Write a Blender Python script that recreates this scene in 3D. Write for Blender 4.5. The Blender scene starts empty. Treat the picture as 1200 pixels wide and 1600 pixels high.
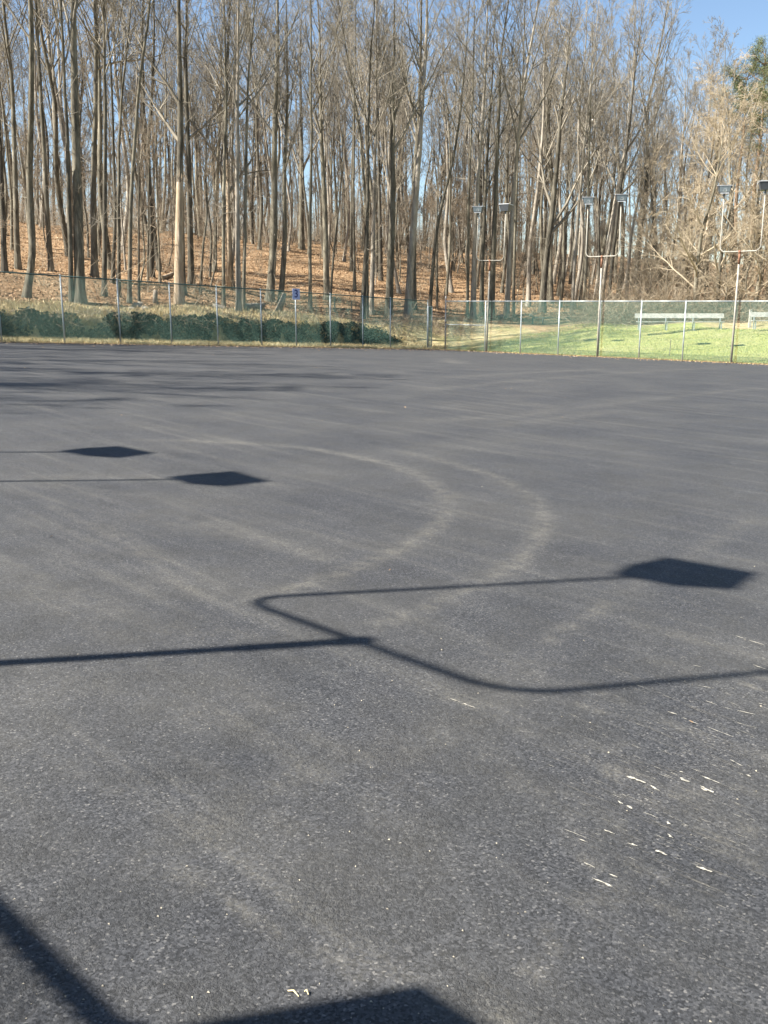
import bpy, math, random
import numpy as np
from mathutils import Vector

# ------------------------------------------------------------------ camera, world, sun, exposure
SC = bpy.context.scene
COL = SC.collection
F_PX = 1473.0; PITCH = math.radians(12.6); CAM_H = 1.75
cam_d = bpy.data.cameras.new('camera'); cam = bpy.data.objects.new('camera', cam_d); COL.objects.link(cam)
cam.location = (0, 0, CAM_H); cam.rotation_euler = (math.pi/2 - PITCH, 0, 0)
cam_d.sensor_fit = 'VERTICAL'; cam_d.angle = 2*math.atan(800/F_PX)
cam_d.clip_start = 0.05; cam_d.clip_end = 2000
SC.camera = cam

SUN_EL = math.radians(45); SUN_H = (-.961, -.276)
S_DIR = Vector((SUN_H[0]*math.cos(SUN_EL), SUN_H[1]*math.cos(SUN_EL), math.sin(SUN_EL)))
world = bpy.data.worlds.new('World'); SC.world = world; world.use_nodes = True
wn = world.node_tree.nodes; wl = world.node_tree.links
bg = wn['Background']; sky = wn.new('ShaderNodeTexSky'); sky.sky_type = 'NISHITA'; sky.sun_disc = False
sky.sun_elevation = SUN_EL; sky.sun_rotation = math.atan2(SUN_H[0], SUN_H[1])
sky.air_density = 1.0; sky.dust_density = 0.2; sky.ozone_density = 2.2
wl.new(sky.outputs[0], bg.inputs[0]); bg.inputs[1].default_value = 0.055
sun_d = bpy.data.lights.new('sun', 'SUN'); sun_d.energy = 5.0; sun_d.angle = math.radians(.53); sun_d.color = (1, .95, .87)
sun = bpy.data.objects.new('sun', sun_d); COL.objects.link(sun)
sun.rotation_euler = (-S_DIR).to_track_quat('-Z', 'Y').to_euler(); sun.location = (-30, -10, 40)
SC.view_settings.view_transform = 'Standard'; SC.view_settings.look = 'None'
SC.view_settings.exposure = 1.74; SC.view_settings.gamma = 1; SC.view_settings.use_curve_mapping = False

# ------------------------------------------------------------------ helpers
rng = np.random.default_rng(11); random.seed(11)

def mesh_arrays(name, verts, faces, mats=None, smooth=True, attrs=None, midx=None):
    """faces: list of int arrays shaped (n,3) or (n,4)"""
    me = bpy.data.meshes.new(name)
    verts = np.asarray(verts, dtype=np.float32)
    faces = [np.asarray(f, dtype=np.int32) for f in faces if len(f)]
    me.vertices.add(len(verts)); me.vertices.foreach_set('co', verts.ravel())
    nl = sum(f.size for f in faces); nf = sum(len(f) for f in faces)
    me.loops.add(nl); me.loops.foreach_set('vertex_index', np.concatenate([f.ravel() for f in faces]))
    me.polygons.add(nf)
    tot = np.concatenate([np.full(len(f), f.shape[1], np.int32) for f in faces])
    me.polygons.foreach_set('loop_start', np.concatenate(([0], np.cumsum(tot)[:-1])).astype(np.int32))
    me.polygons.foreach_set('loop_total', tot)
    if midx is not None: me.polygons.foreach_set('material_index', midx.astype(np.int32))
    me.polygons.foreach_set('use_smooth', np.full(nf, smooth))
    for m in (mats or []): me.materials.append(m)
    for k, v in (attrs or {}).items():
        a = me.attributes.new(k, 'FLOAT', 'POINT'); a.data.foreach_set('value', np.asarray(v, dtype=np.float32))
    me.update(calc_edges=True)
    return me

def link(name, me, parent=None, loc=None):
    o = bpy.data.objects.new(name, me); COL.objects.link(o)
    if parent is not None: o.parent = parent
    if loc is not None: o.location = loc
    return o

def tag(o, label=None, cat=None, group=None, kind=None):
    if label: o['label'] = label
    if cat: o['category'] = cat
    if group: o['group'] = group
    if kind: o['kind'] = kind
    return o

def empty(name, loc, label, cat, group=None):
    o = bpy.data.objects.new(name, None); COL.objects.link(o); o.location = loc
    o.empty_display_size = .2
    return tag(o, label, cat, group)

class MB:
    """collects boxes, tubes and prisms, built into one mesh"""
    def __init__(s): s.v = []; s.f4 = []; s.f3 = []; s.n = 0
    def add(s, v, f4=None, f3=None):
        v = np.asarray(v, float)
        if f4 is not None and len(f4): s.f4.append(np.asarray(f4) + s.n)
        if f3 is not None and len(f3): s.f3.append(np.asarray(f3) + s.n)
        s.v.append(v); s.n += len(v)
    def box(s, c, size, ax=(1, 0, 0), ay=(0, 1, 0), az=(0, 0, 1), taper=1.0):
        c = np.array(c, float); ax = np.array(ax, float)*size[0]/2; ay = np.array(ay, float)*size[1]/2; az = np.array(az, float)*size[2]/2
        v = []
        for k in (-1, 1):
            t = taper if k > 0 else 1
            for i, j in ((-1, -1), (1, -1), (1, 1), (-1, 1)): v.append(c + ax*i*t + ay*j*t + az*k)
        s.add(v, [[3, 2, 1, 0], [4, 5, 6, 7], [0, 1, 5, 4], [1, 2, 6, 5], [2, 3, 7, 6], [3, 0, 4, 7]])
    def tube(s, pts, r, sides=10, cap=True):
        P = np.asarray(pts, float)[None]; R = np.broadcast_to(np.asarray(r, float), (len(pts),))[None]
        v, q = tubes(P, R, sides)
        f3 = []
        if cap:
            n = len(pts); v = np.vstack([v, P[0, :1], P[0, -1:]])
            for k in range(sides):
                f3.append([k, len(v)-2, (k+1) % sides][::1]); f3.append([(n-1)*sides+k, (n-1)*sides+(k+1) % sides, len(v)-1])
        s.add(v, q, f3)
    def mesh(s, name, mats, smooth=False):
        fs = []
        if s.f4: fs.append(np.vstack(s.f4))
        if s.f3: fs.append(np.vstack(s.f3))
        return mesh_arrays(name, np.vstack(s.v), fs, mats, smooth)
    def build(s, name, mat, parent=None, smooth=False, loc=None):
        return link(name, s.mesh(name, [mat] if not isinstance(mat, list) else mat, smooth), parent, loc)

def tubes(P, R, S):
    """P (B,N,3), R (B,N) -> verts, quads"""
    B, N, _ = P.shape
    T = np.gradient(P, axis=1); T /= np.linalg.norm(T, axis=2, keepdims=True) + 1e-9
    mean = np.abs(T.mean(1))
    ref = np.zeros((B, 3)); ref[np.arange(B), mean.argmin(1)] = 1
    n1 = np.cross(T, ref[:, None, :]); n1 /= np.linalg.norm(n1, axis=2, keepdims=True) + 1e-9
    n2 = np.cross(T, n1)
    a = np.arange(S)/S*2*np.pi
    V = P[:, :, None, :] + R[:, :, None, None]*(np.cos(a)[None, None, :, None]*n1[:, :, None, :] + np.sin(a)[None, None, :, None]*n2[:, :, None, :])
    idx = np.arange(B*N*S).reshape(B, N, S)
    i00 = idx[:, :-1]; i10 = idx[:, 1:]
    Q = np.stack([i00, np.roll(i00, -1, 2), np.roll(i10, -1, 2), i10], -1).reshape(-1, 4)
    return V.reshape(-1, 3), Q

def unit(a): return a/(np.linalg.norm(a, axis=-1, keepdims=True) + 1e-9)

# ------------------------------------------------------------------ materials
def mat(name):
    m = bpy.data.materials.new(name); m.use_nodes = True
    return m, m.node_tree.nodes, m.node_tree.links, m.node_tree.nodes['Principled BSDF']
def ramp(n, l, src, stops):
    r = n.new('ShaderNodeValToRGB'); e = r.color_ramp.elements
    e[0].position = stops[0][0]; e[0].color = (*stops[0][1], 1); e[1].position = stops[-1][0]; e[1].color = (*stops[-1][1], 1)
    for p, c in stops[1:-1]: q = e.new(p); q.color = (*c, 1)
    l.new(src, r.inputs[0]); return r.outputs[0]
def noise(n, l, vec, scale, detail=4, rough=.6):
    t = n.new('ShaderNodeTexNoise'); t.inputs['Scale'].default_value = scale; t.inputs['Detail'].default_value = detail
    t.inputs['Roughness'].default_value = rough
    if vec is not None: l.new(vec, t.inputs['Vector'])
    return t.outputs['Fac']
def coords(n, l, scale=None, kind='Object'):
    tc = n.new('ShaderNodeTexCoord'); out = tc.outputs[kind]
    if scale:
        mp = n.new('ShaderNodeMapping'); mp.inputs['Scale'].default_value = scale; l.new(out, mp.inputs[0]); out = mp.outputs[0]
    return out
def mathn(n, l, op, a, b=None, clamp=False):
    m = n.new('ShaderNodeMath'); m.operation = op; m.use_clamp = clamp
    for i, x in enumerate((a, b)):
        if x is None: continue
        if isinstance(x, (int, float)): m.inputs[i].default_value = x
        else: l.new(x, m.inputs[i])
    return m.outputs[0]
def mixc(n, l, fac, a, b, mode='MIX'):
    m = n.new('ShaderNodeMix'); m.data_type = 'RGBA'; m.blend_type = mode
    if isinstance(fac, (int, float)): m.inputs[0].default_value = fac
    else: l.new(fac, m.inputs[0])
    for i, x in ((6, a), (7, b)):
        if isinstance(x, tuple): m.inputs[i].default_value = (*x, 1)
        else: l.new(x, m.inputs[i])
    return m.outputs[2]
def bump(n, l, b, h, strength, dist):
    bp = n.new('ShaderNodeBump'); bp.inputs['Strength'].default_value = strength; bp.inputs['Distance'].default_value = dist
    l.new(h, bp.inputs['Height']); l.new(bp.outputs[0], b.inputs['Normal'])

def bark_mat(name, dark, mid, light, rnd=.5):
    m, n, l, b = mat(name)
    v = coords(n, l, (9, 9, 1.1)); f1 = noise(n, l, v, 1.0, 6, .7)
    v2 = coords(n, l, (2.2, 2.2, .5)); f2 = noise(n, l, v2, 1.6, 4, .7)
    f = mathn(n, l, 'ADD', mathn(n, l, 'MULTIPLY', f1, .4), mathn(n, l, 'MULTIPLY', f2, .6))
    c = ramp(n, l, f, [(.36, dark), (.5, mid), (.64, light)])
    oi = n.new('ShaderNodeObjectInfo')
    tone = ramp(n, l, oi.outputs['Random'], [(0, (1-rnd, 1-rnd, 1-rnd*.95)), (1, (1+rnd*.35, 1+rnd*.33, 1+rnd*.3))])
    c = mixc(n, l, 1.0, c, tone, 'MULTIPLY')
    l.new(c, b.inputs['Base Color']); b.inputs['Roughness'].default_value = .92
    b.inputs['Specular IOR Level'].default_value = .2
    bump(n, l, b, f1, .8, .05)
    return m
def twig_mat(name, c0, c1):
    m, n, l, b = mat(name)
    f = noise(n, l, coords(n, l), .5, 3)
    c = ramp(n, l, f, [(.35, c0), (.65, c1)])
    oi = n.new('ShaderNodeObjectInfo')
    tone = ramp(n, l, oi.outputs['Random'], [(0, (.75, .75, .76)), (1, (1.15, 1.12, 1.1))])
    l.new(mixc(n, l, 1.0, c, tone, 'MULTIPLY'), b.inputs['Base Color']); b.inputs['Roughness'].default_value = .85
    b.inputs['Specular IOR Level'].default_value = .2
    return m
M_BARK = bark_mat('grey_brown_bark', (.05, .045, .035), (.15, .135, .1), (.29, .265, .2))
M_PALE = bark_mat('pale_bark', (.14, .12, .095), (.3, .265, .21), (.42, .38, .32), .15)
M_SNAG = bark_mat('barkless_dead_wood', (.2, .15, .1), (.36, .28, .19), (.5, .42, .32), .1)
M_TWIG = twig_mat('twigs', (.17, .154, .122), (.29, .264, .21))
M_SAPL = twig_mat('sapling_twigs', (.2, .165, .12), (.32, .27, .2))
M_VINE = twig_mat('dry_vines', (.31, .26, .18), (.47, .4, .29))
M_PINEB = bark_mat('pine_bark', (.1, .065, .04), (.23, .155, .1), (.36, .26, .17), .1)

def leaf_mat(name, stops, trans=.15):
    m, n, l, b = mat(name)
    g = n.new('ShaderNodeNewGeometry'); l.new(ramp(n, l, g.outputs['Random Per Island'], stops), b.inputs['Base Color'])
    b.inputs['Roughness'].default_value = .7; b.inputs['Specular IOR Level'].default_value = .25
    return m
M_IVY = leaf_mat('ivy_leaves', [(0, (.008, .011, .005)), (.55, (.016, .022, .009)), (.8, (.035, .042, .016)), (.93, (.07, .058, .026)), (1, (.22, .16, .08))])
M_NEEDLE = leaf_mat('pine_needles', [(0, (.06, .08, .035)), (.6, (.12, .14, .055)), (1, (.22, .22, .1))])
M_LITTER = leaf_mat('fallen_leaves', [(0, (.12, .068, .034)), (.4, (.28, .178, .096)), (.8, (.4, .27, .155)), (1, (.56, .43, .28))])
M_DRY = leaf_mat('dry_grass', [(0, (.3, .23, .11)), (.5, (.56, .45, .25)), (.85, (.7, .59, .36)), (1, (.3, .3, .12))])
M_GRASS = leaf_mat('grass_blades', [(0, (.18, .21, .055)), (.6, (.3, .32, .1)), (1, (.43, .41, .18))])
M_BRUSHM = leaf_mat('brush_stems', [(0, (.12, .09, .06)), (.5, (.24, .19, .13)), (1, (.4, .33, .23))])

def plain(name, c, rough=.5, metal=0.0, var=.12, sc=6.0, spots=None):
    m, n, l, b = mat(name)
    f = noise(n, l, coords(n, l), sc, 5)
    lo = tuple(x*(1-var*2) for x in c); hi = tuple(min(1, x*(1+var)) for x in c)
    col = ramp(n, l, f, [(.3, lo), (.7, hi)])
    if spots:
        f2 = noise(n, l, coords(n, l), 9.0, 6, .7)
        k = ramp(n, l, f2, [(spots[1], (0, 0, 0)), (spots[1]+.08, (1, 1, 1))])
        col = mixc(n, l, k, col, spots[0])
    l.new(col, b.inputs['Base Color']); b.inputs['Roughness'].default_value = rough; b.inputs['Metallic'].default_value = metal
    return m
M_VINYL = plain('green_vinyl_wire', (.085, .185, .145), .5)
M_GALV = plain('galvanised_pipe', (.42, .46, .46), .5, .25, .15, 5, ((.2, .15, .1), .66))
M_RUSTPOST = plain('rusty_pipe', (.5, .47, .42), .6, .1, .2, 4, ((.25, .1, .05), .52))
M_DARKPIPE = plain('dark_green_pipe', (.05, .1, .085), .5)
M_POLE = plain('cream_painted_pipe', (.34, .315, .26), .6, 0, .2, 3, ((.26, .15, .08), .58))
M_RUST = plain('rust', (.24, .115, .065), .85, 0, .3, 14)
M_HOUSING = plain('lamp_housing', (.09, .1, .11), .45, .3)
M_LID = plain('lamp_lid', (.55, .56, .57), .4, .3)
M_GLASS = plain('lamp_glass', (.25, .3, .32), .15, .2)
M_REFL = plain('lamp_reflector', (.75, .8, .8), .25, .5)
M_WHITE = plain('weathered_white_paint', (.5, .48, .43), .7, 0, .2, 5)
M_SIGN = plain('pale_blue_plate', (.42, .45, .66), .45)
M_NUM = plain('dark_blue_print', (.015, .025, .14), .5)
M_ROCK = plain('pale_rock', (.36, .32, .25), .9, 0, .3, 5)
M_WOOD = plain('weathered_wood', (.26, .22, .17), .9, 0, .3, 8)
M_CUT = plain('cut_wood', (.5, .4, .25), .85, 0, .2, 10)
M_DARKWOOD = plain('dark_stained_steel', (.03, .04, .035), .6)

# ------------------------------------------------------------------ the lie of the land
CX, CY = 3.135, 64.02                                  # fence corner
A1 = np.array([-.719, -.695]); B1 = np.array([.722, -.692])   # along the left fence, along the right fence
INV = np.linalg.inv(np.stack([A1, B1], 1))
def st(x, y):
    d = np.stack([np.asarray(x, float)-CX, np.asarray(y, float)-CY], -1) @ INV.T
    return d[..., 0], d[..., 1]
def xy(s, t):
    s = np.asarray(s, float); t = np.asarray(t, float)
    return CX+s*A1[0]+t*B1[0], CY+s*A1[1]+t*B1[1]
PA, PB, PH = -.0315, -.0329, .93
def court(x, y):
    return CAM_H-PH+PA*x+PB*y-(CAM_H-PH)*np.exp(-(x*x+y*y)/400.)
def sstep(a, b, x):
    k = np.clip((np.asarray(x, float)-a)/(b-a), 0, 1); return k*k*(3-2*k)
def wob(x, y): return .09*np.sin(x*.9+1.3*np.sin(y*.31))+.08*np.sin(y*1.1+.7*x*.4)+.12*np.sin(x*.23+y*.17)
def bank_s(s, t):
    """offset of the bank's foot along its length"""
    return .2*np.sin(s*1.3)+.16*np.sin(s*2.9+1)+.15*np.sin(s*.47)+.1*np.sin(s*5.3)
def terrain(x, y):
    x = np.asarray(x, float); y = np.asarray(y, float)
    s, t = st(x, y)
    sc = np.clip(s, 0, 46); tc = np.clip(t, 0, 46)
    bx, by = xy(sc, tc); z0 = court(bx, by)
    u = np.maximum(-t, 0); v = np.maximum(-s, 0)
    ub = u+bank_s(s, t)
    bank = np.interp(ub, [0, 2.0, 2.1, 2.38, 3.0, 4.2], [0, .08, .18, .98, 1.2, 1.32])
    soft = np.interp(u, [0, 1.2, 5], [0, .05, .95])
    wb = sstep(.3, 4.5, s)
    hill = np.interp(u, [0, 2, 8, 46, 70, 100, 500], [0, .1, .9, 8.6, 11.2, 12.2, 12.2])
    FL = (bank*wb+soft*(1-wb))*np.where(u > 0, 1, 0)+hill
    FR = np.interp(v, [0, 2, 16, 22, 60, 90, 500], [0, .12, 1.5, 1.85, 4.6, 5.6, 5.6])
    k = 2.5
    off = np.log(np.exp(FL*k)+np.exp(FR*k)-1)/k
    z = z0+off+wob(x, y)*sstep(1.5, 6, np.maximum(u, v*.5))
    return np.where((s > .45) & (t > .45), z0-.08, z)

fw = np.array([0, math.cos(PITCH), -math.sin(PITCH)]); upv = np.array([0, math.sin(PITCH), math.cos(PITCH)]); rt = np.array([1., 0, 0])
ORG = np.array([0, 0, CAM_H])
def ray(px, py): return fw+(px-600)/F_PX*rt+(800-py)/F_PX*upv
def at(px, py, g=terrain, far=190.):
    d = ray(px, py); t = np.arange(1.2, far, .1)
    q = ORG+d*t[:, None]; hit = np.nonzero(q[:, 2] <= g(q[:, 0], q[:, 1]))[0]
    if not len(hit): return q[-1]
    hi = t[hit[0]]; lo = hi-.1
    for _ in range(18):
        m_ = (lo+hi)/2; q = ORG+d*m_
        if q[2] > g(q[0], q[1]): lo = m_
        else: hi = m_
    return ORG+d*hi
def at_court(px, py): return at(px, py, court)
def at_depth(px, py, Y):
    d = ray(px, py); return ORG+d*(Y/d[1])
def proj(P):
    w = np.asarray(P)-ORG; dz = w @ fw
    return 600+F_PX*(w @ rt)/dz, 800-F_PX*(w @ upv)/dz, dz

def tensor(sv, tv):
    S, T = np.meshgrid(sv, tv, indexing='ij'); ns, nt = S.shape
    i = np.arange(ns*nt).reshape(ns, nt)
    Q = np.stack([i[:-1, :-1], i[:-1, 1:], i[1:, 1:], i[1:, :-1]], -1).reshape(-1, 4)
    return S.ravel(), T.ravel(), Q
def spaced(*segs):
    out = []
    for a, b, d in segs: out.append(np.linspace(a, b, max(1, int(round(abs(b-a)/d))), endpoint=False))
    return np.concatenate(out+[[segs[-1][1]]])

ROW_S = None
p_mid = at_court(557, 1001)
HC = 5.6; ARM = 2.85
def source(pt, h):
    """ground point whose height-h end throws its shadow on pt"""
    p = pt[:2].copy()
    for _ in range(8): p = pt[:2]+np.array(SUN_H)*(court(*p)+h-court(*pt[:2]))/math.tan(SUN_EL)
    return p
p1 = source(p_mid, HC)
ROW_S, P1T = [float(q) for q in st(p1[0], p1[1])]

# terrain sheet
sv = spaced((-900, -200, 60), (-200, -70, 8), (-70, -24, 1.3), (-24, -1, .6), (-1, 1, .25), (1, 40, .5), (40, 56, 1), (56, 200, 8), (200, 900, 60))
tv = spaced((-900, -200, 60), (-200, -80, 8), (-80, -14, 1.3), (-14, -4, .5), (-4, 1, .14), (1, 40, 1), (40, 56, 1), (56, 200, 8), (200, 900, 60))
S, T, Q = tensor(sv, tv); X, Y = xy(S, T); Z = terrain(X, Y)
ns_ = len(sv)
v_ = -S; u_ = -T
wn2 = np.sin(X*.8+np.sin(Y*.5)*1.7)*.8+np.sin(Y*1.7+X*.3)*.5
green = sstep(.1, 1.0, v_)*(1-sstep(15, 18.5, v_+wn2))*sstep(-1.5, 6, T+wn2*1.2)
dry = np.maximum(sstep(-.5, .2, u_)*(1-sstep(3.6, 6, u_+wn2))*sstep(-3, 1, S), (1-sstep(.3, 3, T+wn2))*sstep(-7, -4, T+wn2)*sstep(-.3, .3, v_)*(1-sstep(8, 14, v_)))
dry = np.maximum(dry, sstep(13, 17, v_+wn2)*(1-sstep(19, 24, v_+wn2))*.7*sstep(-8, -4, T+wn2))
out = ((S > ROW_S) | (T > 52)).astype(float)
dry = np.maximum(dry, out)
m, n, l, b = mat('ground')
c0 = coords(n, l)
f1 = noise(n, l, c0, 2.2, 8, .7); f2 = noise(n, l, c0, .35, 4); f3 = noise(n, l, c0, 9, 4, .7)
leafc = ramp(n, l, f1, [(.3, (.115, .068, .036)), (.45, (.26, .165, .09)), (.58, (.37, .25, .145)), (.7, (.5, .37, .235))])
leafc = mixc(n, l, ramp(n, l, f2, [(.4, (0, 0, 0)), (.65, (.5, .5, .5))]), leafc, (.15, .095, .05))
grassc = ramp(n, l, f1, [(.3, (.19, .215, .06)), (.5, (.29, .31, .1)), (.7, (.4, .39, .16))])
grassc = mixc(n, l, ramp(n, l, f2, [(.42, (0, 0, 0)), (.66, (.8, .8, .8))]), grassc, (.36, .33, .16))
dryc = ramp(n, l, f1, [(.3, (.24, .185, .09)), (.5, (.5, .4, .215)), (.7, (.66, .55, .33))])
dryc = mixc(n, l, ramp(n, l, f2, [(.42, (0, 0, 0)), (.6, (.65, .65, .65))]), dryc, (.2, .2, .08))
ag = n.new('ShaderNodeAttribute'); ag.attribute_name = 'green'; ad = n.new('ShaderNodeAttribute'); ad.attribute_name = 'dry'
def edge(a): return mathn(n, l, 'MULTIPLY', mathn(n, l, 'SUBTRACT', mathn(n, l, 'ADD', a, mathn(n, l, 'MULTIPLY', f3, .6)), .6), 2.2, True)
cc = mixc(n, l, edge(ad.outputs['Fac']), leafc, dryc); cc = mixc(n, l, edge(ag.outputs['Fac']), cc, grassc)
l.new(cc, b.inputs['Base Color']); b.inputs['Roughness'].default_value = .95; b.inputs['Specular IOR Level'].default_value = .1
bump(n, l, b, f1, 1.0, .25)
M_GROUND = m
o = link('terrain', mesh_arrays('terrain', np.stack([X, Y, Z], 1), [Q], [M_GROUND], True, {'green': green, 'dry': dry})); o['kind'] = 'structure'

# asphalt sheet, with dusty tracks as a vertex value
tracks = [  # width, strength, pixels
 (.20, .55, [(365, 938), (470, 915), (560, 885), (640, 850), (688, 818), (702, 796)]), (.32, .6, [(686, 806), (705, 798)]),
 (.25, .5, [(702, 796), (690, 768), (640, 737), (560, 714), (450, 697), (330, 690), (210, 687)]), (.35, .45, [(685, 768), (715, 780)]),
 (.16, .45, [(560, 985), (640, 960), (710, 930), (775, 903)]), (.22, .5, [(700, 945), (790, 892), (838, 845), (850, 812), (830, 776), (780, 748), (700, 722), (600, 700)]),
 (.5, .25, [(0, 745), (330, 748), (450, 760)]), (.6, .3, [(790, 632), (850, 633), (848, 645), (760, 652), (650, 660)]), (.7, .55, [(690, 560), (716, 568)]),
 (.5, .4, [(670, 592), (960, 576)]), (.5, .35, [(640, 612), (900, 588), (1150, 574)]), (.4, .25, [(880, 640), (1190, 606)]), (.5, .25, [(760, 668), (980, 640)]),
 (.14, .38, [(60, 780), (200, 852), (330, 945)]), (.12, .28, [(130, 800), (320, 905), (460, 975)]), (.3, .3, [(250, 800), (420, 845), (540, 880)]),
 (.15, .42, [(840, 1010), (960, 938)]), (.2, .2, [(960, 940), (1190, 800)]), (.07, .6, [(690, 1088), (745, 1105), (790, 1130)]), (.10, .3, [(790, 1130), (900, 1182), (1000, 1215)]),
 (.12, .45, [(262, 1352), (330, 1384)]), (.06, .38, [(330, 1384), (420, 1450), (520, 1500), (566, 1535)]), (.1, .5, [(740, 1570), (800, 1605)]),
 (.09, .42, [(845, 1452), (884, 1494)]), (.10, .45, [(900, 1388), (948, 1424)]), (.08, .35, [(805, 1495), (860, 1535)]), (.3, .22, [(0, 900), (230, 970), (480, 1010)]),
 (.3, .2, [(350, 1250), (700, 1140), (860, 1010)]), (.25, .3, [(1050, 1270), (1090, 1230)]), (.2, .25, [(930, 1375), (990, 1390)]), (.4, .2, [(0, 1090), (150, 1060), (330, 985)]),
 (.2, .22, [(500, 1180), (330, 1290), (200, 1380)]), (.1, .3, [(880, 1160), (990, 1175)]), (.05, .5, [(700, 910), (775, 905)]),
]
for k in range(30):       # dusty ghosts round the scrapes
    x0 = rng.uniform(890, 1180); y0 = rng.uniform(1020, 1400); dx = rng.uniform(30, 120)
    tracks.append((rng.uniform(.03, .07), rng.uniform(.25, .6), [(x0, y0), (x0+dx, y0+dx*.41)]))
for k in range(40):       # faint roller streaks fanning over the lot
    x0 = rng.uniform(-100, 1300); y0 = rng.uniform(600, 1250); dx = rng.uniform(150, 420)
    tracks.append((rng.uniform(.06, .3), rng.uniform(.12, .26), [(x0, y0), (x0+dx, y0+dx*rng.uniform(.25, .55)*(y0-480)/500)]))
sv = spaced((.32, 20, 1), (20, 32, .3), (32, ROW_S+.9, .05)); tv = spaced((.32, 14, 1), (14, 30, .3), (30, 48, .05), (48, 56, .5))
S, T, Q = tensor(sv, tv); X, Y = xy(S, T)
edgej = np.where((S < .4) | (T < .4), .09*np.sin(X*2.1)+.06*np.sin(Y*5.3), 0)
Z = court(X, Y)
dust = np.zeros(len(X)); P2 = np.stack([X, Y], 1)
for w, a, px in tracks:
    pts = np.array([at_court(*p)[:2] for p in px])
    # smooth the polyline
    tt = np.linspace(0, len(pts)-1, (len(pts)-1)*5+1); i0 = np.clip(tt.astype(int), 0, len(pts)-2); f = (tt-i0)[:, None]
    pm = np.vstack([2*pts[:1]-pts[1:2], pts, 2*pts[-1:]-pts[-2:-1]])
    a0, a1, a2, a3 = pm[i0], pm[i0+1], pm[i0+2], pm[i0+3]
    cr = .5*(2*a1+(a2-a0)*f+(2*a0-5*a1+4*a2-a3)*f**2+(3*a1-a0-3*a2+a3)*f**3)
    lo = cr.min(0)-w*4; hi = cr.max(0)+w*4
    sel = np.nonzero((P2 > lo).all(1) & (P2 < hi).all(1))[0]
    if not len(sel): continue
    q = P2[sel]; dm = np.full(len(sel), 1e9); L = len(cr)-1; ends = np.zeros(len(sel))
    for i in range(L):
        e = cr[i+1]-cr[i]; k = np.clip(((q-cr[i]) @ e)/(e @ e+1e-9), 0, 1)
        d = np.linalg.norm(q-cr[i]-k[:, None]*e, axis=1); up_ = d < dm; dm[up_] = d[up_]
        fr = (i+k)/L; ends[up_] = np.minimum(1, np.minimum(fr, 1-fr)*6+.25)[up_]
    dust[sel] = np.maximum(dust[sel], a*ends*np.exp(-(dm/(w*.48))**2))
m, n, l, b = mat('asphalt')
c0 = coords(n, l)
vo = n.new('ShaderNodeTexVoronoi'); vo.inputs['Scale'].default_value = 135; l.new(c0, vo.inputs['Vector'])
vo2 = n.new('ShaderNodeTexVoronoi'); vo2.inputs['Scale'].default_value = 88; l.new(c0, vo2.inputs['Vector'])
sepc = n.new('ShaderNodeSeparateColor'); l.new(vo.outputs['Color'], sepc.inputs[0])
sep2 = n.new('ShaderNodeSeparateColor'); l.new(vo2.outputs['Color'], sep2.inputs[0])
big = noise(n, l, c0, .9, 5, .6); mid = noise(n, l, c0, 2.6, 6, .7); fine = noise(n, l, c0, 240, 2)
stone = ramp(n, l, sepc.outputs[0], [(0, (.02, .021, .022)), (.4, (.05, .051, .053)), (.8, (.085, .087, .09)), (.96, (.12, .12, .12)), (.998, (.24, .23, .21))])
bigstone = ramp(n, l, sep2.outputs[1], [(0, (.018, .019, .02)), (.5, (.056, .057, .059)), (.9, (.1, .103, .105)), (.99, (.14, .14, .135)), (1, (.26, .25, .22))])
coarse = ramp(n, l, mid, [(.45, (0, 0, 0)), (.62, (1, 1, 1))])
cc = mixc(n, l, mathn(n, l, 'MULTIPLY', coarse, .55), stone, bigstone)
cc = mixc(n, l, 1, cc, ramp(n, l, big, [(.3, (.84, .84, .86)), (.7, (1.16, 1.14, 1.12))]), 'MULTIPLY')
at_ = n.new('ShaderNodeAttribute'); at_.attribute_name = 'dust'
qa, qb_ = at_court(690, 1088), at_court(1000, 1215); ang_ = math.atan2(qb_[1]-qa[1], qb_[0]-qa[0])
tcn = n.new('ShaderNodeTexCoord'); rot = n.new('ShaderNodeMapping'); rot.vector_type = 'TEXTURE'; rot.inputs['Rotation'].default_value = (0, 0, ang_); l.new(tcn.outputs['Object'], rot.inputs[0])
scn = n.new('ShaderNodeMapping'); scn.inputs['Scale'].default_value = (.22, 4.2, 1); l.new(rot.outputs[0], scn.inputs[0])
streak = noise(n, l, scn.outputs[0], 1.0, 7, .68)
dn = noise(n, l, c0, 7, 6, .75); dn2 = noise(n, l, c0, 60, 3, .6)
df = mathn(n, l, 'MULTIPLY', at_.outputs['Fac'], ramp(n, l, dn, [(.38, (.05, .05, .05)), (.62, (1, 1, 1))]))
df = mathn(n, l, 'MULTIPLY', df, ramp(n, l, dn2, [(.36, (.15, .15, .15)), (.6, (1, 1, 1))]))
haze = mathn(n, l, 'MULTIPLY', ramp(n, l, noise(n, l, coords(n, l, (.5, .5, .5)), 1.3, 6, .65), [(.42, (0, 0, 0)), (.75, (1, 1, 1))]), .16)
haze = mathn(n, l, 'ADD', haze, mathn(n, l, 'MULTIPLY', ramp(n, l, streak, [(.54, (0, 0, 0)), (.72, (1, 1, 1))]), mathn(n, l, 'MULTIPLY', ramp(n, l, dn2, [(.38, (0, 0, 0)), (.62, (1, 1, 1))]), .3)))
df = mathn(n, l, 'ADD', mathn(n, l, 'MULTIPLY', df, 1.0), haze, True)
cc = mixc(n, l, 1, cc, ramp(n, l, streak, [(.3, (.53, .54, .56)), (.7, (.68, .685, .69))]), 'MULTIPLY')
cc = mixc(n, l, df, cc, (.17, .158, .13))
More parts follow.
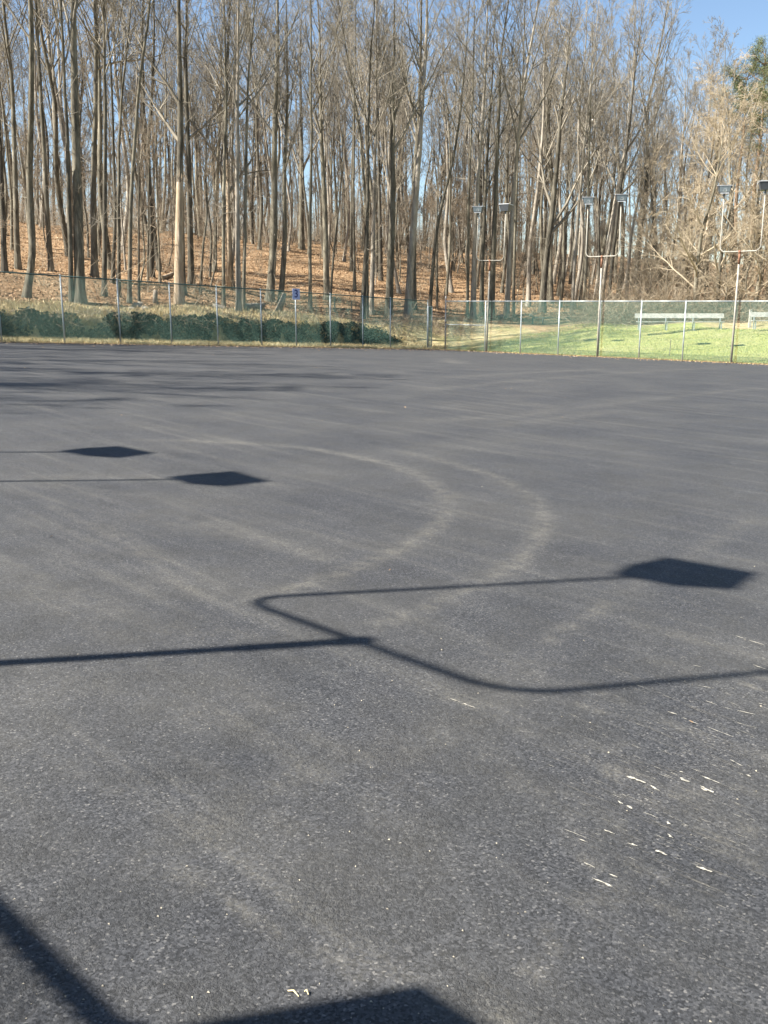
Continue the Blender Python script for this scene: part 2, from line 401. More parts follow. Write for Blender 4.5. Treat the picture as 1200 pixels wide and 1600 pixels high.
l.new(cc, b.inputs['Base Color']); b.inputs['Roughness'].default_value = .72; b.inputs['Specular IOR Level'].default_value = .35
grain = noise(n, l, c0, 190, 4, .75); lump = noise(n, l, c0, 95, 3, .7)
rough_ = mathn(n, l, 'ADD', mathn(n, l, 'MULTIPLY', coarse, .75), .3)
h = mathn(n, l, 'ADD', mathn(n, l, 'MULTIPLY', grain, .9), mathn(n, l, 'MULTIPLY', lump, .8))
h = mathn(n, l, 'ADD', h, mathn(n, l, 'MULTIPLY', mathn(n, l, 'MULTIPLY', vo2.outputs['Distance'], coarse), -.55))
pits = ramp(n, l, lump, [(.36, (.35, .35, .36)), (.47, (1, 1, 1))])
h = mathn(n, l, 'MULTIPLY', h, rough_)
bump(n, l, b, h, 1.0, .0075)
X2, Y2 = X.copy(), Y.copy()
o = link('asphalt_lot', mesh_arrays('asphalt_lot', np.stack([X, Y, Z], 1), [Q], [m], True, {'dust': dust})); o['kind'] = 'structure'

# pale scrapes in the new asphalt: flat flakes of paint and stone dust
M_SCRAPE = plain('pale_scrape', (.42, .395, .33), .85, 0, .3, 60)
mb = MB()
scr = [(978, 1213, 1012, 1226, 10), (1015, 1228, 1032, 1237, 8), (1058, 1216, 1080, 1224, 9), (1090, 1211, 1122, 1224, 7), (1092, 1229, 1116, 1241, 16), (1166, 1211, 1174, 1215, 9),
 (965, 1253, 972, 1257, 8), (977, 1258, 990, 1266, 10), (1000, 1268, 1030, 1280, 3), (1040, 1285, 1048, 1290, 8), (1042, 1304, 1052, 1311, 7), (942, 1297, 964, 1306, 6), (980, 1318, 996, 1324, 9),
 (1017, 1327, 1046, 1339, 11), (1088, 1355, 1113, 1364, 12), (911, 1348, 930, 1357, 6), (948, 1365, 966, 1373, 5), (924, 1373, 960, 1388, 9), (1038, 1111, 1060, 1118, 5), (1064, 1121, 1095, 1134, 4), (1098, 1134, 1145, 1152, 4),
 (1100, 1095, 1120, 1102, 5), (1124, 1104, 1182, 1118, 3), (1082, 1040, 1100, 1044, 4), (1150, 994, 1195, 1009, 5), (1168, 1037, 1200, 1047, 4), (1090, 1072, 1120, 1077, 3), (1130, 1182, 1160, 1198, 3), (1060, 1205, 1070, 1209, 5),
 (880, 1296, 920, 1312, 2), (900, 1310, 920, 1318, 3), (1185, 1100, 1200, 1103, 3), (1150, 1130, 1190, 1140, 2), (697, 1090, 720, 1098, 3), (722, 1099, 745, 1108, 4), (622, 1316, 627, 1319, 5)]
def flakes(px, wpx, n):
    a = at_court(px[0], px[1]); e = at_court(px[2], px[3]); d = e-a; L = np.linalg.norm(d[:2]); d = d[:2]/L; nn = np.array([-d[1], d[0]])
    wm = wpx*.00075*np.linalg.norm(a)/3.2
    for k in range(n):
        c = rng.uniform(.15, .85) if n > 1 else .5; ln = L*(rng.uniform(.18, .5) if n > 1 else 1); c2 = a[:2]+d*L*c+nn*rng.normal(0, wm*.3)
        w2 = wm*rng.uniform(.25, .6)*(1.2-abs(c-.5)); K = 14; ang = np.arange(K)/K*2*np.pi; rr = rng.uniform(.8, 1.12, K); rw = rng.uniform(.35, 1.2, K)
        P = c2+np.outer(np.cos(ang)*rr*ln/2, d)+np.outer(np.sin(ang)*rw*w2, nn)
        z = court(P[:, 0], P[:, 1])+.003+.0003*k
        mb.add(np.vstack([np.column_stack([P, z]), [[c2[0], c2[1], court(c2[0], c2[1])+.0034+.0003*k]]]), None, [[i, (i+1) % K, K] for i in range(K)])
for q in scr: flakes(q[:4], q[4], 5 if q[4] < 6 else 8)
for k in range(170):
    p = rng.normal(1060, 95), rng.normal(1230, 95); ln = rng.uniform(3, 20); flakes((*p, p[0]+ln, p[1]+ln*.4), rng.uniform(.4, 1.3), 1)
o = mb.build('paint_scrapes', M_SCRAPE); o['kind'] = 'stuff'
M_STREAK = plain('dust_streak', (.15, .14, .118), .9, 0, .3, 60)
mb = MB()
for k in range(150):       # faint parallel streaks of ground-in dust round the scrapes
    x0 = rng.normal(1040, 110); y0 = rng.normal(1215, 110)+(x0-1040)*.2; dx = rng.uniform(20, 120); flakes((x0, y0, x0+dx, y0+dx*.41), rng.uniform(.5, 1.6), 1)
o = mb.build('dust_streaks', M_STREAK); o['kind'] = 'stuff'
# loose pale grit
mb = MB()
for k in range(110):
    px_, py_ = rng.uniform(-30, 1230), 700+900*rng.beta(2.2, 1.0); c = at_court(px_, py_); r = rng.uniform(.0016, .0042)*(1+.12*c[1])
    pts = np.array([[1, 0, 0], [-.5, .87, 0], [-.5, -.87, 0], [0, 0, .8]])*r*rng.uniform(.7, 1.3, (4, 1))
    a = rng.uniform(0, 6.28); R = np.array([[math.cos(a), -math.sin(a), 0], [math.sin(a), math.cos(a), 0], [0, 0, 1]])
    mb.add(pts @ R.T+c*[1, 1, 0]+[0, 0, court(c[0], c[1])+.001], None, [[0, 1, 3], [1, 2, 3], [2, 0, 3]])
o = mb.build('loose_grit', M_ROCK); o['kind'] = 'stuff'
for (x0, y0, x1, y1) in ((450, 1550, 467, 1559), (476, 1551, 482, 1556)):
    a = at_court(x0, y0); c = at_court(x1, y1); mb = MB(); mm_ = (a+c)/2
    mb.tube([a+[0, 0, .004], mm_+[0, .006, .009], c+[0, 0, .004]], [.002, .0026, .0012], 5)
    tag(mb.build('straw', M_DRY), 'longer straw lying on the asphalt beside the dark shadow' if x0 < 460 else 'tiny straw lying just beside the longer straw at the shadow edge', 'straw')

# ------------------------------------------------------------------ fences
FH = 3.14
qb = source(at_court(80, 1512), FH)
NEAR_S = float(st(qb[0], qb[1])[0])
def base_z(s, t):
    x, y = xy(s, t); return float(court(x, y))
def fence_pt(s, t, h): 
    x, y = xy(s, t); return np.array([float(x), float(y), base_z(s, t)+h])
def wires(P0, P1, h0, h1, pitch=.055, r=.0052):
    """diagonal wires between P0 and P1 (ground points)"""
    P0 = np.array(P0, float); P1 = np.array(P1, float); d = P1-P0; L = np.linalg.norm(d[:2]); H = h1-h0
    st_ = pitch*math.sqrt(2); segs = []
    k = np.arange(-H, L+H, st_)
    for sg in (1, -1):
        a0 = k if sg > 0 else k
        # wire: position a = a0 + sg*z
        z_lo = np.zeros(len(k)); z_hi = np.full(len(k), H)
        if sg > 0: z_lo = np.maximum(z_lo, -a0); z_hi = np.minimum(z_hi, L-a0)
        else: z_hi = np.minimum(z_hi, a0); z_lo = np.maximum(z_lo, a0-L)
        ok = z_hi-z_lo > .02
        for zz in ((z_lo, z_hi),):
            al = (a0+sg*zz[0])[ok]/L; ah = (a0+sg*zz[1])[ok]/L
            p = P0+al[:, None]*d; q = P0+ah[:, None]*d
            p[:, 2] += h0+zz[0][ok]; q[:, 2] += h0+zz[1][ok]
            segs.append(np.stack([p, q], 1))
    P = np.vstack(segs); return tubes(P, np.full(P.shape[:2], r), 3)
def make_fence(name, label, stations, mats, tops, rail_r=.028, rail_mat=None, skip=()):
    o0 = stations[0]; org = Vector(fence_pt(*o0, 0))
    root = empty(name, org, label, 'fence')
    mbr = MB(); mbw = MB(); O = np.array(org)
    pm = {}
    for i, (s_, t_) in enumerate(stations):
        mb = MB(); p = fence_pt(s_, t_, 0)-O; mt = mats[i] if isinstance(mats, list) else mats
        extra = tops.get(i, 0.0)
        mb.tube([p+[0, 0, -.3], p+[0, 0, FH+.02+extra]], .036 if not extra else .045, 10)
        mb.tube([p+[0, 0, FH+.02+extra], p+[0, 0, FH+.07+extra]], [.045, .02], 10)
        mb.build('post', mt, root, True)
    for i in range(len(stations)-1):
        if i in skip: continue
        a = fence_pt(*stations[i], 0)-O; c = fence_pt(*stations[i+1], 0)-O
        mb = MB(); mb.tube([a+[0, 0, FH], c+[0, 0, FH]], rail_r, 8); mb.build('top_rail', rail_mat or M_GALV, root, True)
        v, q = wires(a, c, .05, FH-.01); 
        mw = mesh_arrays('chain_link_mesh', v, [q], [M_VINYL]); w = link('chain_link_mesh', mw, root); 
    return root
# stations along the left fence, from the corner outwards (by the photograph's post spacing)
left_s = [0.35, 3.8, 6.2, 8.85, 11.5, 14.0, 16.95, 19.85, 22.8, 25.75, 28.8, 31.8, 34.8, 37.8, 40.8, NEAR_S]
left = make_fence('chain_link_fence', 'long green chain link fence with blue number sign, running along the wooded bank', [(s_, 0.0) for s_ in left_s],
                  [M_GALV]*len(left_s), {0: .0}, .03, M_DARKPIPE)
right_t = [1.25, 4.55, 7.3, 10.05, 12.8, 15.4, 18.0, 20.75, 23.6, 26.6, 29.6, 32.6]
right = make_fence('chain_link_fence', 'green chain link fence with pale top rail in front of the bright grass', [(0.0, t_) for t_ in right_t],
                   [M_RUSTPOST]+[M_GALV]*(len(right_t)-1), {0: .3}, .028, M_GALV)
# middle rail of its first bay
mb = MB(); O = np.array(right.location); a = fence_pt(0, right_t[0], 0)-O; c = fence_pt(0, right_t[1], 0)-O
mb.tube([a+[0, 0, 1.65], c+[0, 0, 1.65]], .024, 8); mb.build('middle_rail', M_GALV, right, True)
# fence beside the photographer (its top rail and sign shade the lot at the bottom)
near_t = [P1T+k*3.0 for k in range(-5, 5)]
near = make_fence('chain_link_fence', 'chain link fence close to the photographer whose top rail shades the lot', [(NEAR_S, t_) for t_ in near_t], M_GALV, {}, .035, M_GALV)

# open gate leaf at the corner
g0 = fence_pt(left_s[0], 0, 0); hinge = g0+[.05, .1, 0]
gdir = np.array([.30, .95, 0]); root = empty('gate', hinge, 'narrow chain link gate leaf standing open at the fence corner', 'gate')
mb = MB(); W_ = 1.0; gh = FH-.35
fr = [np.array([0, 0, .12]), gdir*W_+[0, 0, .12], gdir*W_+[0, 0, gh], np.array([0, 0, gh])]
for i in range(4): mb.tube([fr[i], fr[(i+1) % 4]], .024, 8)
mb.tube([fr[0]+[0, 0, gh/2], fr[1]+[0, 0, gh/2]], .02, 8); mb.build('frame', M_GALV, root, True)
v, q = wires(np.array([0, 0, 0.]), gdir*W_, .13, gh); link('chain_link_mesh', mesh_arrays('chain_link_mesh', v, [q], [M_VINYL]), root)

# number sign
def text_mesh(txt, size, depth):
    cu = bpy.data.curves.new('t', 'FONT'); cu.body = txt; cu.size = size; cu.extrude = depth; cu.align_x = 'CENTER'; cu.align_y = 'CENTER'; cu.offset = .012
    ob = bpy.data.objects.new('t', cu); COL.objects.link(ob); dg = bpy.context.evaluated_depsgraph_get()
    me = bpy.data.meshes.new_from_object(ob.evaluated_get(dg)); bpy.data.objects.remove(ob); return me
sp = fence_pt(left_s[4], 0, FH-.12)+np.array([.05, -.06, 0])
root = empty('number_sign', sp, 'small pale blue sign with a dark blue 3 on a fence post', 'sign')
root.rotation_euler = (0, 0, math.atan2(-A1[1], -A1[0]))       # faces the court
mb = MB(); mb.box((0, 0, 0), (.54, .012, .62)); mb.build('plate', M_SIGN, root)
nm = text_mesh('3', .62, .004); nm.materials.clear(); nm.materials.append(M_NUM)
o = link('numeral', nm, root, (0, -.012, 0)); o.rotation_euler = (math.pi/2, 0, 0)
mb = MB(); mb.box((0, .02, .2), (.1, .04, .03)); mb.box((0, .02, -.2), (.1, .04, .03)); mb.build('bracket', M_GALV, root)

# sign plate on the near fence (out of view, it throws the dark patch at the bottom)
q = at_court(470, 1588); ha = FH+.4
for _ in range(6):      # height at which the plate's edge throws this point
    pp = source(q, ha); ha += (NEAR_S-float(st(pp[0], pp[1])[0]))/.883
t_ = float(st(pp[0], pp[1])[1])+.46; hz = float(court(*xy(NEAR_S, t_)))+FH+.33; pp = xy(NEAR_S, t_)
root = empty('number_sign', (float(pp[0])+.04, float(pp[1])+.04, hz), 'blank sign plate above the fence that shades the bottom edge', 'sign')
root.rotation_euler = (0, 0, math.atan2(B1[1], B1[0]))
mb = MB(); mb.box((0, 0, -.2), (.95, .015, 1.15)); mb.build('plate', M_SIGN, root)
mb = MB(); mb.tube([(0, -.04, -.75), (0, -.04, .3)], .02, 8); mb.build('bracket', M_GALV, root, True)

# ------------------------------------------------------------------ floodlights
def floodlight(loc, label, turns, group='twin floodlight poles around the lot', half=1.05, hc=HC, arm=ARM, lean=0.0):
    root = empty('floodlight_pole', loc, label, 'floodlight', group)
    root.rotation_euler = (0, lean, math.atan2(B1[1], B1[0]))
    mb = MB(); mb.tube([(0, 0, -.2), (0, 0, 2.2), (0, 0, hc-.6)], [.058, .052, .046], 12); mb.build('pole', M_POLE, root, True)
    mb = MB(); mb.tube([(0, 0, hc-.62), (0, 0, hc-.03)], .058, 12); mb.tube([(0, 0, hc-.09), (0, 0, hc+.05)], .07, 12); mb.build('rusty_collar', M_RUST, root, True)
    mb = MB(); rc = .28; pts = [(-half, 0, hc+arm)]
    pts += [(-half, 0, hc+rc)]+[(-half+rc-rc*math.cos(a), 0, hc+rc-rc*math.sin(a)) for a in np.linspace(.2, 1.37, 6)]
    pts += [(-half+rc, 0, hc)]; pts += [(-p[0], p[1], p[2]) for p in pts[::-1]]
    mb.tube(pts, .031, 10); mb.build('yoke', M_POLE, root, True)
    for sgn, turn in zip((-1, 1), turns):
        hd = MB(); w = .66
        # housing: box, deeper at the top, mouth facing -y
        hv = [(-w*.35, -.2, 0), (w*.35, -.2, 0), (w*.35, .15, .03), (-w*.35, .15, .03), (-w/2, -.29, .38), (w/2, -.29, .38), (w/2, .27, .40), (-w/2, .27, .40)]
        hd.add(hv, [[3, 2, 1, 0], [4, 5, 6, 7], [0, 1, 5, 4], [1, 2, 6, 5], [2, 3, 7, 6], [3, 0, 4, 7]])
        hd.tube([(0, 0, -.12), (0, 0, .03)], .05, 8)
        h_ = hd.build('lamp_head', M_HOUSING, root, False, (sgn*half, 0, hc+arm)); h_.rotation_euler = (0, 0, turn)
        mb = MB(); mb.box((0, -.01, .405), (w+.04, .6, .03), (1, 0, 0), (0, 1, .08), (0, -.08, 1)); mb.build('lid', M_LID, h_)
        mb = MB(); c = np.array([0, -.252, .215]); mb.box(c, (w-.19, .012, .27), (1, 0, 0), (0, 1, .263), (0, -.263, 1), 1.16); mb.build('glass', M_GLASS, h_)
        mb = MB(); mb.add([(-.11, -.231, .1), (.11, -.231, .1), (.06, -.27, .24), (-.06, -.27, .24), (0, -.236, .15)], None, [[0, 1, 4], [1, 2, 4], [2, 3, 4], [3, 0, 4]]); mb.build('reflector', M_REFL, h_)
        mb = MB(); mb.box((0, -.205, .02), (w*.62, .03, .04)); mb.build('trim', M_LID, h_)
    return root
def fl_at(t_, off=.22):
    p = fence_pt(0, t_, 0); d = np.array([-.69, -.72, 0]); return Vector(p+d*off)
yaw_cam = math.atan2(.692, .722)
floodlight(fl_at(4.85), 'farthest cream twin floodlight pole, between the fence corner and the leaning tree', (yaw_cam-.35, yaw_cam+2.5), lean=.02)
floodlight(fl_at(12.87), 'middle one of the three cream twin floodlight poles', (yaw_cam-.2, yaw_cam-.15))
floodlight(fl_at(20.82), 'nearest cream twin floodlight pole, in front of the white benches', (yaw_cam-.25, yaw_cam+2.9))
pz = float(court(p1[0], p1[1]))
floodlight((p1[0], p1[1], pz), 'floodlight pole beside the photographer that throws the large forked shadow', (math.pi+.1, math.pi-.1))
q2 = (at_court(155, 711)+at_court(335, 742))/2
L2 = source(q2, HC+ARM+.25); s_, t_ = st(L2[0], L2[1])
floodlight((L2[0], L2[1], float(court(L2[0], L2[1]))), 'floodlight pole that throws the two small diamond shadows', (math.pi+.1, math.pi-.1))

# ------------------------------------------------------------------ benches and other furniture on the grass
def bench(x0, x1, ygr, Yd, label):
    a = at_depth(x0, ygr, Yd); c = at_depth(x1, ygr, Yd); a[2] = terrain(a[0], a[1]); c[2] = terrain(c[0], c[1])
    z = max(a[2], c[2]); mid = (a+c)/2; L = np.linalg.norm((c-a)[:2]); root = empty('bench', (mid[0], mid[1], z), label, 'bench', 'white benches on the grass')
    root.rotation_euler = (0, 0, math.atan2(c[1]-a[1], c[0]-a[0]))
    mb = MB(); mb.box((0, .2, .86), (L, .035, .29), (1, 0, 0), (0, 1, .25), (0, .25, 1)); mb.build('backrest', M_WHITE, root)
    mb = MB(); mb.box((0, -.1, .47), (L*.98, .3, .05)); mb.build('seat', M_WHITE, root)
    k = max(3, int(round(L/1.7))+1)
    for i in range(k):
        xx = -L/2+.25+(L-.5)*i/(k-1); mb = MB(); mb.box((xx, .12, .33), (.06, .06, .8)); mb.box((xx, -.2, .18), (.06, .06, .54)); mb.box((xx, -.04, .42), (.05, .3, .05)); mb.build('leg', M_GALV, root)
bench(992, 1131, 514, 64, 'long white bench standing at the far edge of the grass')
bench(1172, 1240, 514, 63, 'white bench cut off by the right edge of the picture')
p = at(1171, 512); mb = MB(); mb.box((p[0], p[1], p[2]+.55), (.16, .16, 1.3)); mb.box((p[0], p[1], p[2]+1.22), (.18, .18, .04)); tag(mb.build('post', M_WHITE), 'stout pale post beside the cut off white bench', 'post')
a = at(832, 507); c = at(872, 507); root = empty('pipe_barrier', a, 'low dark pipe barrier at the back of the grass', 'barrier'); O = a.copy()
mb = MB(); mb.tube([np.array([0, 0, .52]), c-O+[0, 0, .52]], .05, 8); mb.build('rail', M_DARKWOOD, root, True)
for q in (a, (a*.6+c*.4), c):
    mb = MB(); mb.tube([q-O+[0, 0, -.2], q-O+[0, 0, .56]], .06, 8); mb.build('leg', M_DARKWOOD, root, True)
for (px, py, hgt, r, lab) in ((523, 488, 1.15, .06, 'dark stake standing behind the fence right of the number sign'), (1046, 556, .95, .022, 'thin stake standing in the bright grass below the long bench'), (549, 488, .8, .045, 'pale short stake between the dark stake and the tree group')):
    p = at(px, py); mb = MB(); mb.tube([p+[0, 0, -.1], p+[.02, 0, hgt]], [r, r*.85], 7); tag(mb.build('stake', M_WOOD if r < .05 else M_DARKWOOD), lab, 'stake')

def rock_mesh(seed, r):
    g = np.random.default_rng(seed); n1, n2 = 7, 10; V = [[0, 0, -.6]]; 
    for i in range(1, n1):
        for j in range(n2):
            th = math.pi*i/n1; ph = 2*math.pi*j/n2; k = g.uniform(.75, 1.15); V.append([math.sin(th)*math.cos(ph)*k, math.sin(th)*math.sin(ph)*k*.8, -math.cos(th)*k*.62])
    V.append([0, 0, .6]); F4 = []; F3 = []
    for j in range(n2):
        F3.append([0, 1+(j+1) % n2, 1+j]); F3.append([len(V)-1, len(V)-1-n2+j, len(V)-1-n2+(j+1) % n2])
        for i in range(n1-2): F4.append([1+i*n2+j, 1+i*n2+(j+1) % n2, 1+(i+1)*n2+(j+1) % n2, 1+(i+1)*n2+j])
    return mesh_arrays('rock', np.array(V)*r, [np.array(F4), np.array(F3)], [M_ROCK], False)
for k, (px, py, r, lab) in enumerate(((214, 482, .34, 'largest pale rock on the bank below the thin tree stems'), (226, 485, .26, 'pale rock just right of the largest rock on the bank'), (205, 485, .22, 'pale rock just left of the largest rock on the bank'),
        (219, 476, .2, 'small pale rock behind the largest rock on the bank'), (782, 497, .3, 'pale rock at the foot of the lit tree near the middle floodlights'), (830, 495, .25, 'pale rock left of the leaning dark tree'))):
    p = at(px, py); tag(link('rock', rock_mesh(40+k, r), None, p+[0, 0, r*.35]), lab, 'rock')
def log(a, c, r, lab, cat='log', m=M_WOOD):
    a = at(*a); c = at(*c); root = empty('log', a, lab, cat); d = c-a; g = random.Random(int(a[0]*100))
    mb = MB(); n_ = 7; pts = [d*k/(n_-1)+[g.uniform(-.04, .04), g.uniform(-.04, .04), r*.7+g.uniform(-.03, .03)] for k in range(n_)]
    mb.tube(pts, np.linspace(r, r*.7, n_), 9, False); mb.build('trunk', m, root, True)
    for k, e in ((0, r), (-1, r*.7)):
        mb = MB(); dd = unit(d)*(.01 if k else -.01); mb.tube([pts[k], pts[k]+dd], e*.97, 9); mb.build('cut_end', M_CUT, root)
log((255, 436), (276, 428), .16, 'fallen pale log on the leaf slope left of the broken tree', 'log', M_SNAG)
log((335, 482), (352, 486), .2, 'short fallen log on the bank behind the fence')
log((380, 486), (410, 482), .28, 'dark fallen log beside the twin pale trunk')
log((760, 500), (830, 493), .12, 'thin fallen log along the back of the grass', 'log', M_SNAG)
log((875, 498), (935, 502), .13, 'fallen grey log behind the low pipe barrier', 'log', M_PALE)
p = at(440, 486); mb = MB(); mb.tube([p+[-.25, 0, -.1], p+[.05, 0, .6], p+[.22, .05, 1.15]], [.26, .2, .13], 9); tag(mb.build('stump', M_WOOD, None, True), 'leaning broken stump left of the number sign', 'stump')
p = at(243, 474); mb = MB(); mb.tube([p+[0, 0, -.1], p+[0, 0, .4], p+[.04, 0, .8]], [.2, .15, .13], 9); tag(mb.build('stump', M_WOOD, None, True), 'dark upright stump left of the broken tree', 'stump')

# ------------------------------------------------------------------ trees
def grow(g, start, dirs, lens, r0, r1, npts, wander, up, droop=0.0):
    """curved branch polylines"""
    B = len(start); P = np.zeros((B, npts, 3)); P[:, 0] = start; d = dirs.copy(); seg = (lens/(npts-1))[:, None]
    for k in range(1, npts):
        d = unit(d+g.normal(0, wander, (B, 3))+np.array([0, 0, up])-np.array([0, 0, droop])*k)
        P[:, k] = P[:, k-1]+d*seg
    R = r0[:, None]*(1-np.linspace(0, 1, npts)[None])+r1[:, None]*np.linspace(0, 1, npts)[None]
    return P, R
def spawn(g, P, R, per, tmin, tmax, ang, lenf, rf, rmin):
    """children along parent polylines"""
    B, N, _ = P.shape; n_ = B*per; pi = np.repeat(np.arange(B), per)
    t = g.uniform(tmin, tmax, n_)*(N-1); i = np.minimum(t.astype(int), N-2); f = (t-i)[:, None]
    pos = P[pi, i]*(1-f)+P[pi, i+1]*f; tan = unit(P[pi, i+1]-P[pi, i])
    rad = R[pi, i]*(1-f[:, 0])+R[pi, i+1]*f[:, 0]
    rv = g.normal(size=(n_, 3)); side = unit(rv-(rv*tan).sum(1, keepdims=True)*tan)
    a = g.normal(ang, .18, n_)[:, None]; d = unit(np.cos(a)*tan+np.sin(a)*side)
    plen = np.linalg.norm(np.diff(P, axis=1), axis=2).sum(1)[pi]
    ln = plen*lenf*g.uniform(.6, 1.15, n_)*(1-.45*t/(N-1))
    return pos, d, ln, np.maximum(rad*rf, rmin)
def make_tree(seed, path, r_base, crown=.4, limbs=14, per2=6, per3=5, per4=3, limb_len=.24, limb_ang=.62, up=.10, low=6, twig=.0095, fork=None, taper=.75, droop=0, limb_at=None, flare=1.5, spread4=.7):
    """path: trunk points (K,3) relative to the base. returns trunk mesh arrays, crown mesh arrays"""
    g = np.random.default_rng(seed); path = np.asarray(path, float)
    cum = np.concatenate(([0], np.cumsum(np.linalg.norm(np.diff(path, axis=0), axis=1)))); H = cum[-1]
    N = 22; tt = H*np.linspace(0, 1, N)**1.25
    P = np.stack([np.interp(tt, cum, path[:, k]) for k in range(3)], 1)
    for _ in range(2): P[1:-1] = (P[:-2]+2*P[1:-1]+P[2:])/4
    P[2:, :2] += np.cumsum(g.normal(0, .0042*H, (N-2, 2)), 0)*np.linspace(.2, 1, N-2)[:, None]*.35
    k = tt/H; R = r_base*((1-k)**.85*taper+(1-taper)*(1-k)**.3*(1-k*.6)); R = np.maximum(R, .012)
    R *= 1+(flare-1)*np.exp(-tt/.35)
    P[0, 2] -= .25
    TV, TQ = tubes(P[None], R[None], 10)
    # uneven cross section
    CV = []; CQ = []; nv = 0
    def put(v, q):
        nonlocal nv
        CV.append(v); CQ.append(q+nv); nv += len(v)
    # limbs
    tl = np.sort(g.uniform(crown, .97, limbs)); tl[-1] = .985
    if limb_at is not None: tl[:len(limb_at)] = [a[0] for a in limb_at]
    pos = np.stack([np.interp(tl*H, tt, P[:, j]) for j in range(3)], 1); rad = np.interp(tl*H, tt, R)
    az = np.arange(limbs)*2.4+g.uniform(0, 6.28)+g.normal(0, .4, limbs); an = np.clip(g.normal(limb_ang, .15, limbs), .2, 1.25)
    ln = H*limb_len*(1.15-.75*(tl-crown)/(1-crown+1e-6))*g.uniform(.65, 1.2, limbs); rf = g.uniform(.38, .62, limbs)
    if limb_at is not None:
        for j, a in enumerate(limb_at): az[j], an[j], ln[j], rf[j] = a[1], a[2], a[3], .62
    D = np.stack([np.sin(an)*np.cos(az), np.sin(an)*np.sin(az), np.cos(an)], 1)
    P1_, R1_ = grow(g, pos, D, ln, rad*rf, np.full(limbs, .012), 9, .09, up)
    put(*tubes(P1_, R1_, 6))
    if low:     # thin low branches on the bare trunk
        tl = g.uniform(.1, crown, low); pos = np.stack([np.interp(tl*H, tt, P[:, j]) for j in range(3)], 1)
        az = g.uniform(0, 6.28, low); an = g.normal(1.15, .2, low); D = np.stack([np.sin(an)*np.cos(az), np.sin(an)*np.sin(az), np.cos(an)], 1)
        Pl, Rl = grow(g, pos, D, g.uniform(1.0, 3.2, low), np.full(low, .02), np.full(low, .006), 6, .14, .03); put(*tubes(Pl, Rl, 4))
        a = spawn(g, Pl, Rl, 5, .25, .98, .7, .45, .6, .007); Pm, Rm = grow(g, *a[:3], a[3], a[3]*.6, 4, .14, .02); put(*tubes(Pm, Rm, 3))
    a = spawn(g, P1_, R1_, per2, .18, .98, .62, .52, .55, .012); P2_, R2_ = grow(g, *a[:3], a[3], np.full(len(a[3]), .009), 6, .12, up*.8, droop); put(*tubes(P2_, R2_, 4))
    a = spawn(g, P2_, R2_, per3, .15, .98, .62, .55, .6, twig); P3_, R3_ = grow(g, *a[:3], a[3], np.full(len(a[3]), twig*.75), 4, .15, up*.5, droop); put(*tubes(P3_, R3_, 3))
    if per4:
        a = spawn(g, P3_, R3_, per4, .15, .98, spread4, .62, .8, twig*.8); P4_, R4_ = grow(g, *a[:3], a[3], a[3]*.7, 3, .15, up*.4, droop); put(*tubes(P4_, R4_, 3))
    return (TV, TQ), (np.vstack(CV), np.vstack(CQ))
def tree_meshes(seed, path, r_base, mt=None, mc=None, **kw):
    (tv_, tq_), (cv_, cq_) = make_tree(seed, path, r_base, **kw)
    return mesh_arrays('trunk', tv_, [tq_], [mt or M_BARK]), mesh_arrays('crown', cv_, [cq_], [mc or M_TWIG])
def place_tree(name, loc, meshes, label, group=None, rz=0., sc=(1, 1, 1), lean=(0, 0), cat='tree', crown='crown'):
    root = empty(name, loc, label, cat, group); root.rotation_euler = (lean[0], lean[1], rz); root.scale = sc
    link('trunk', meshes[0], root); link(crown, meshes[1], root)
    return root

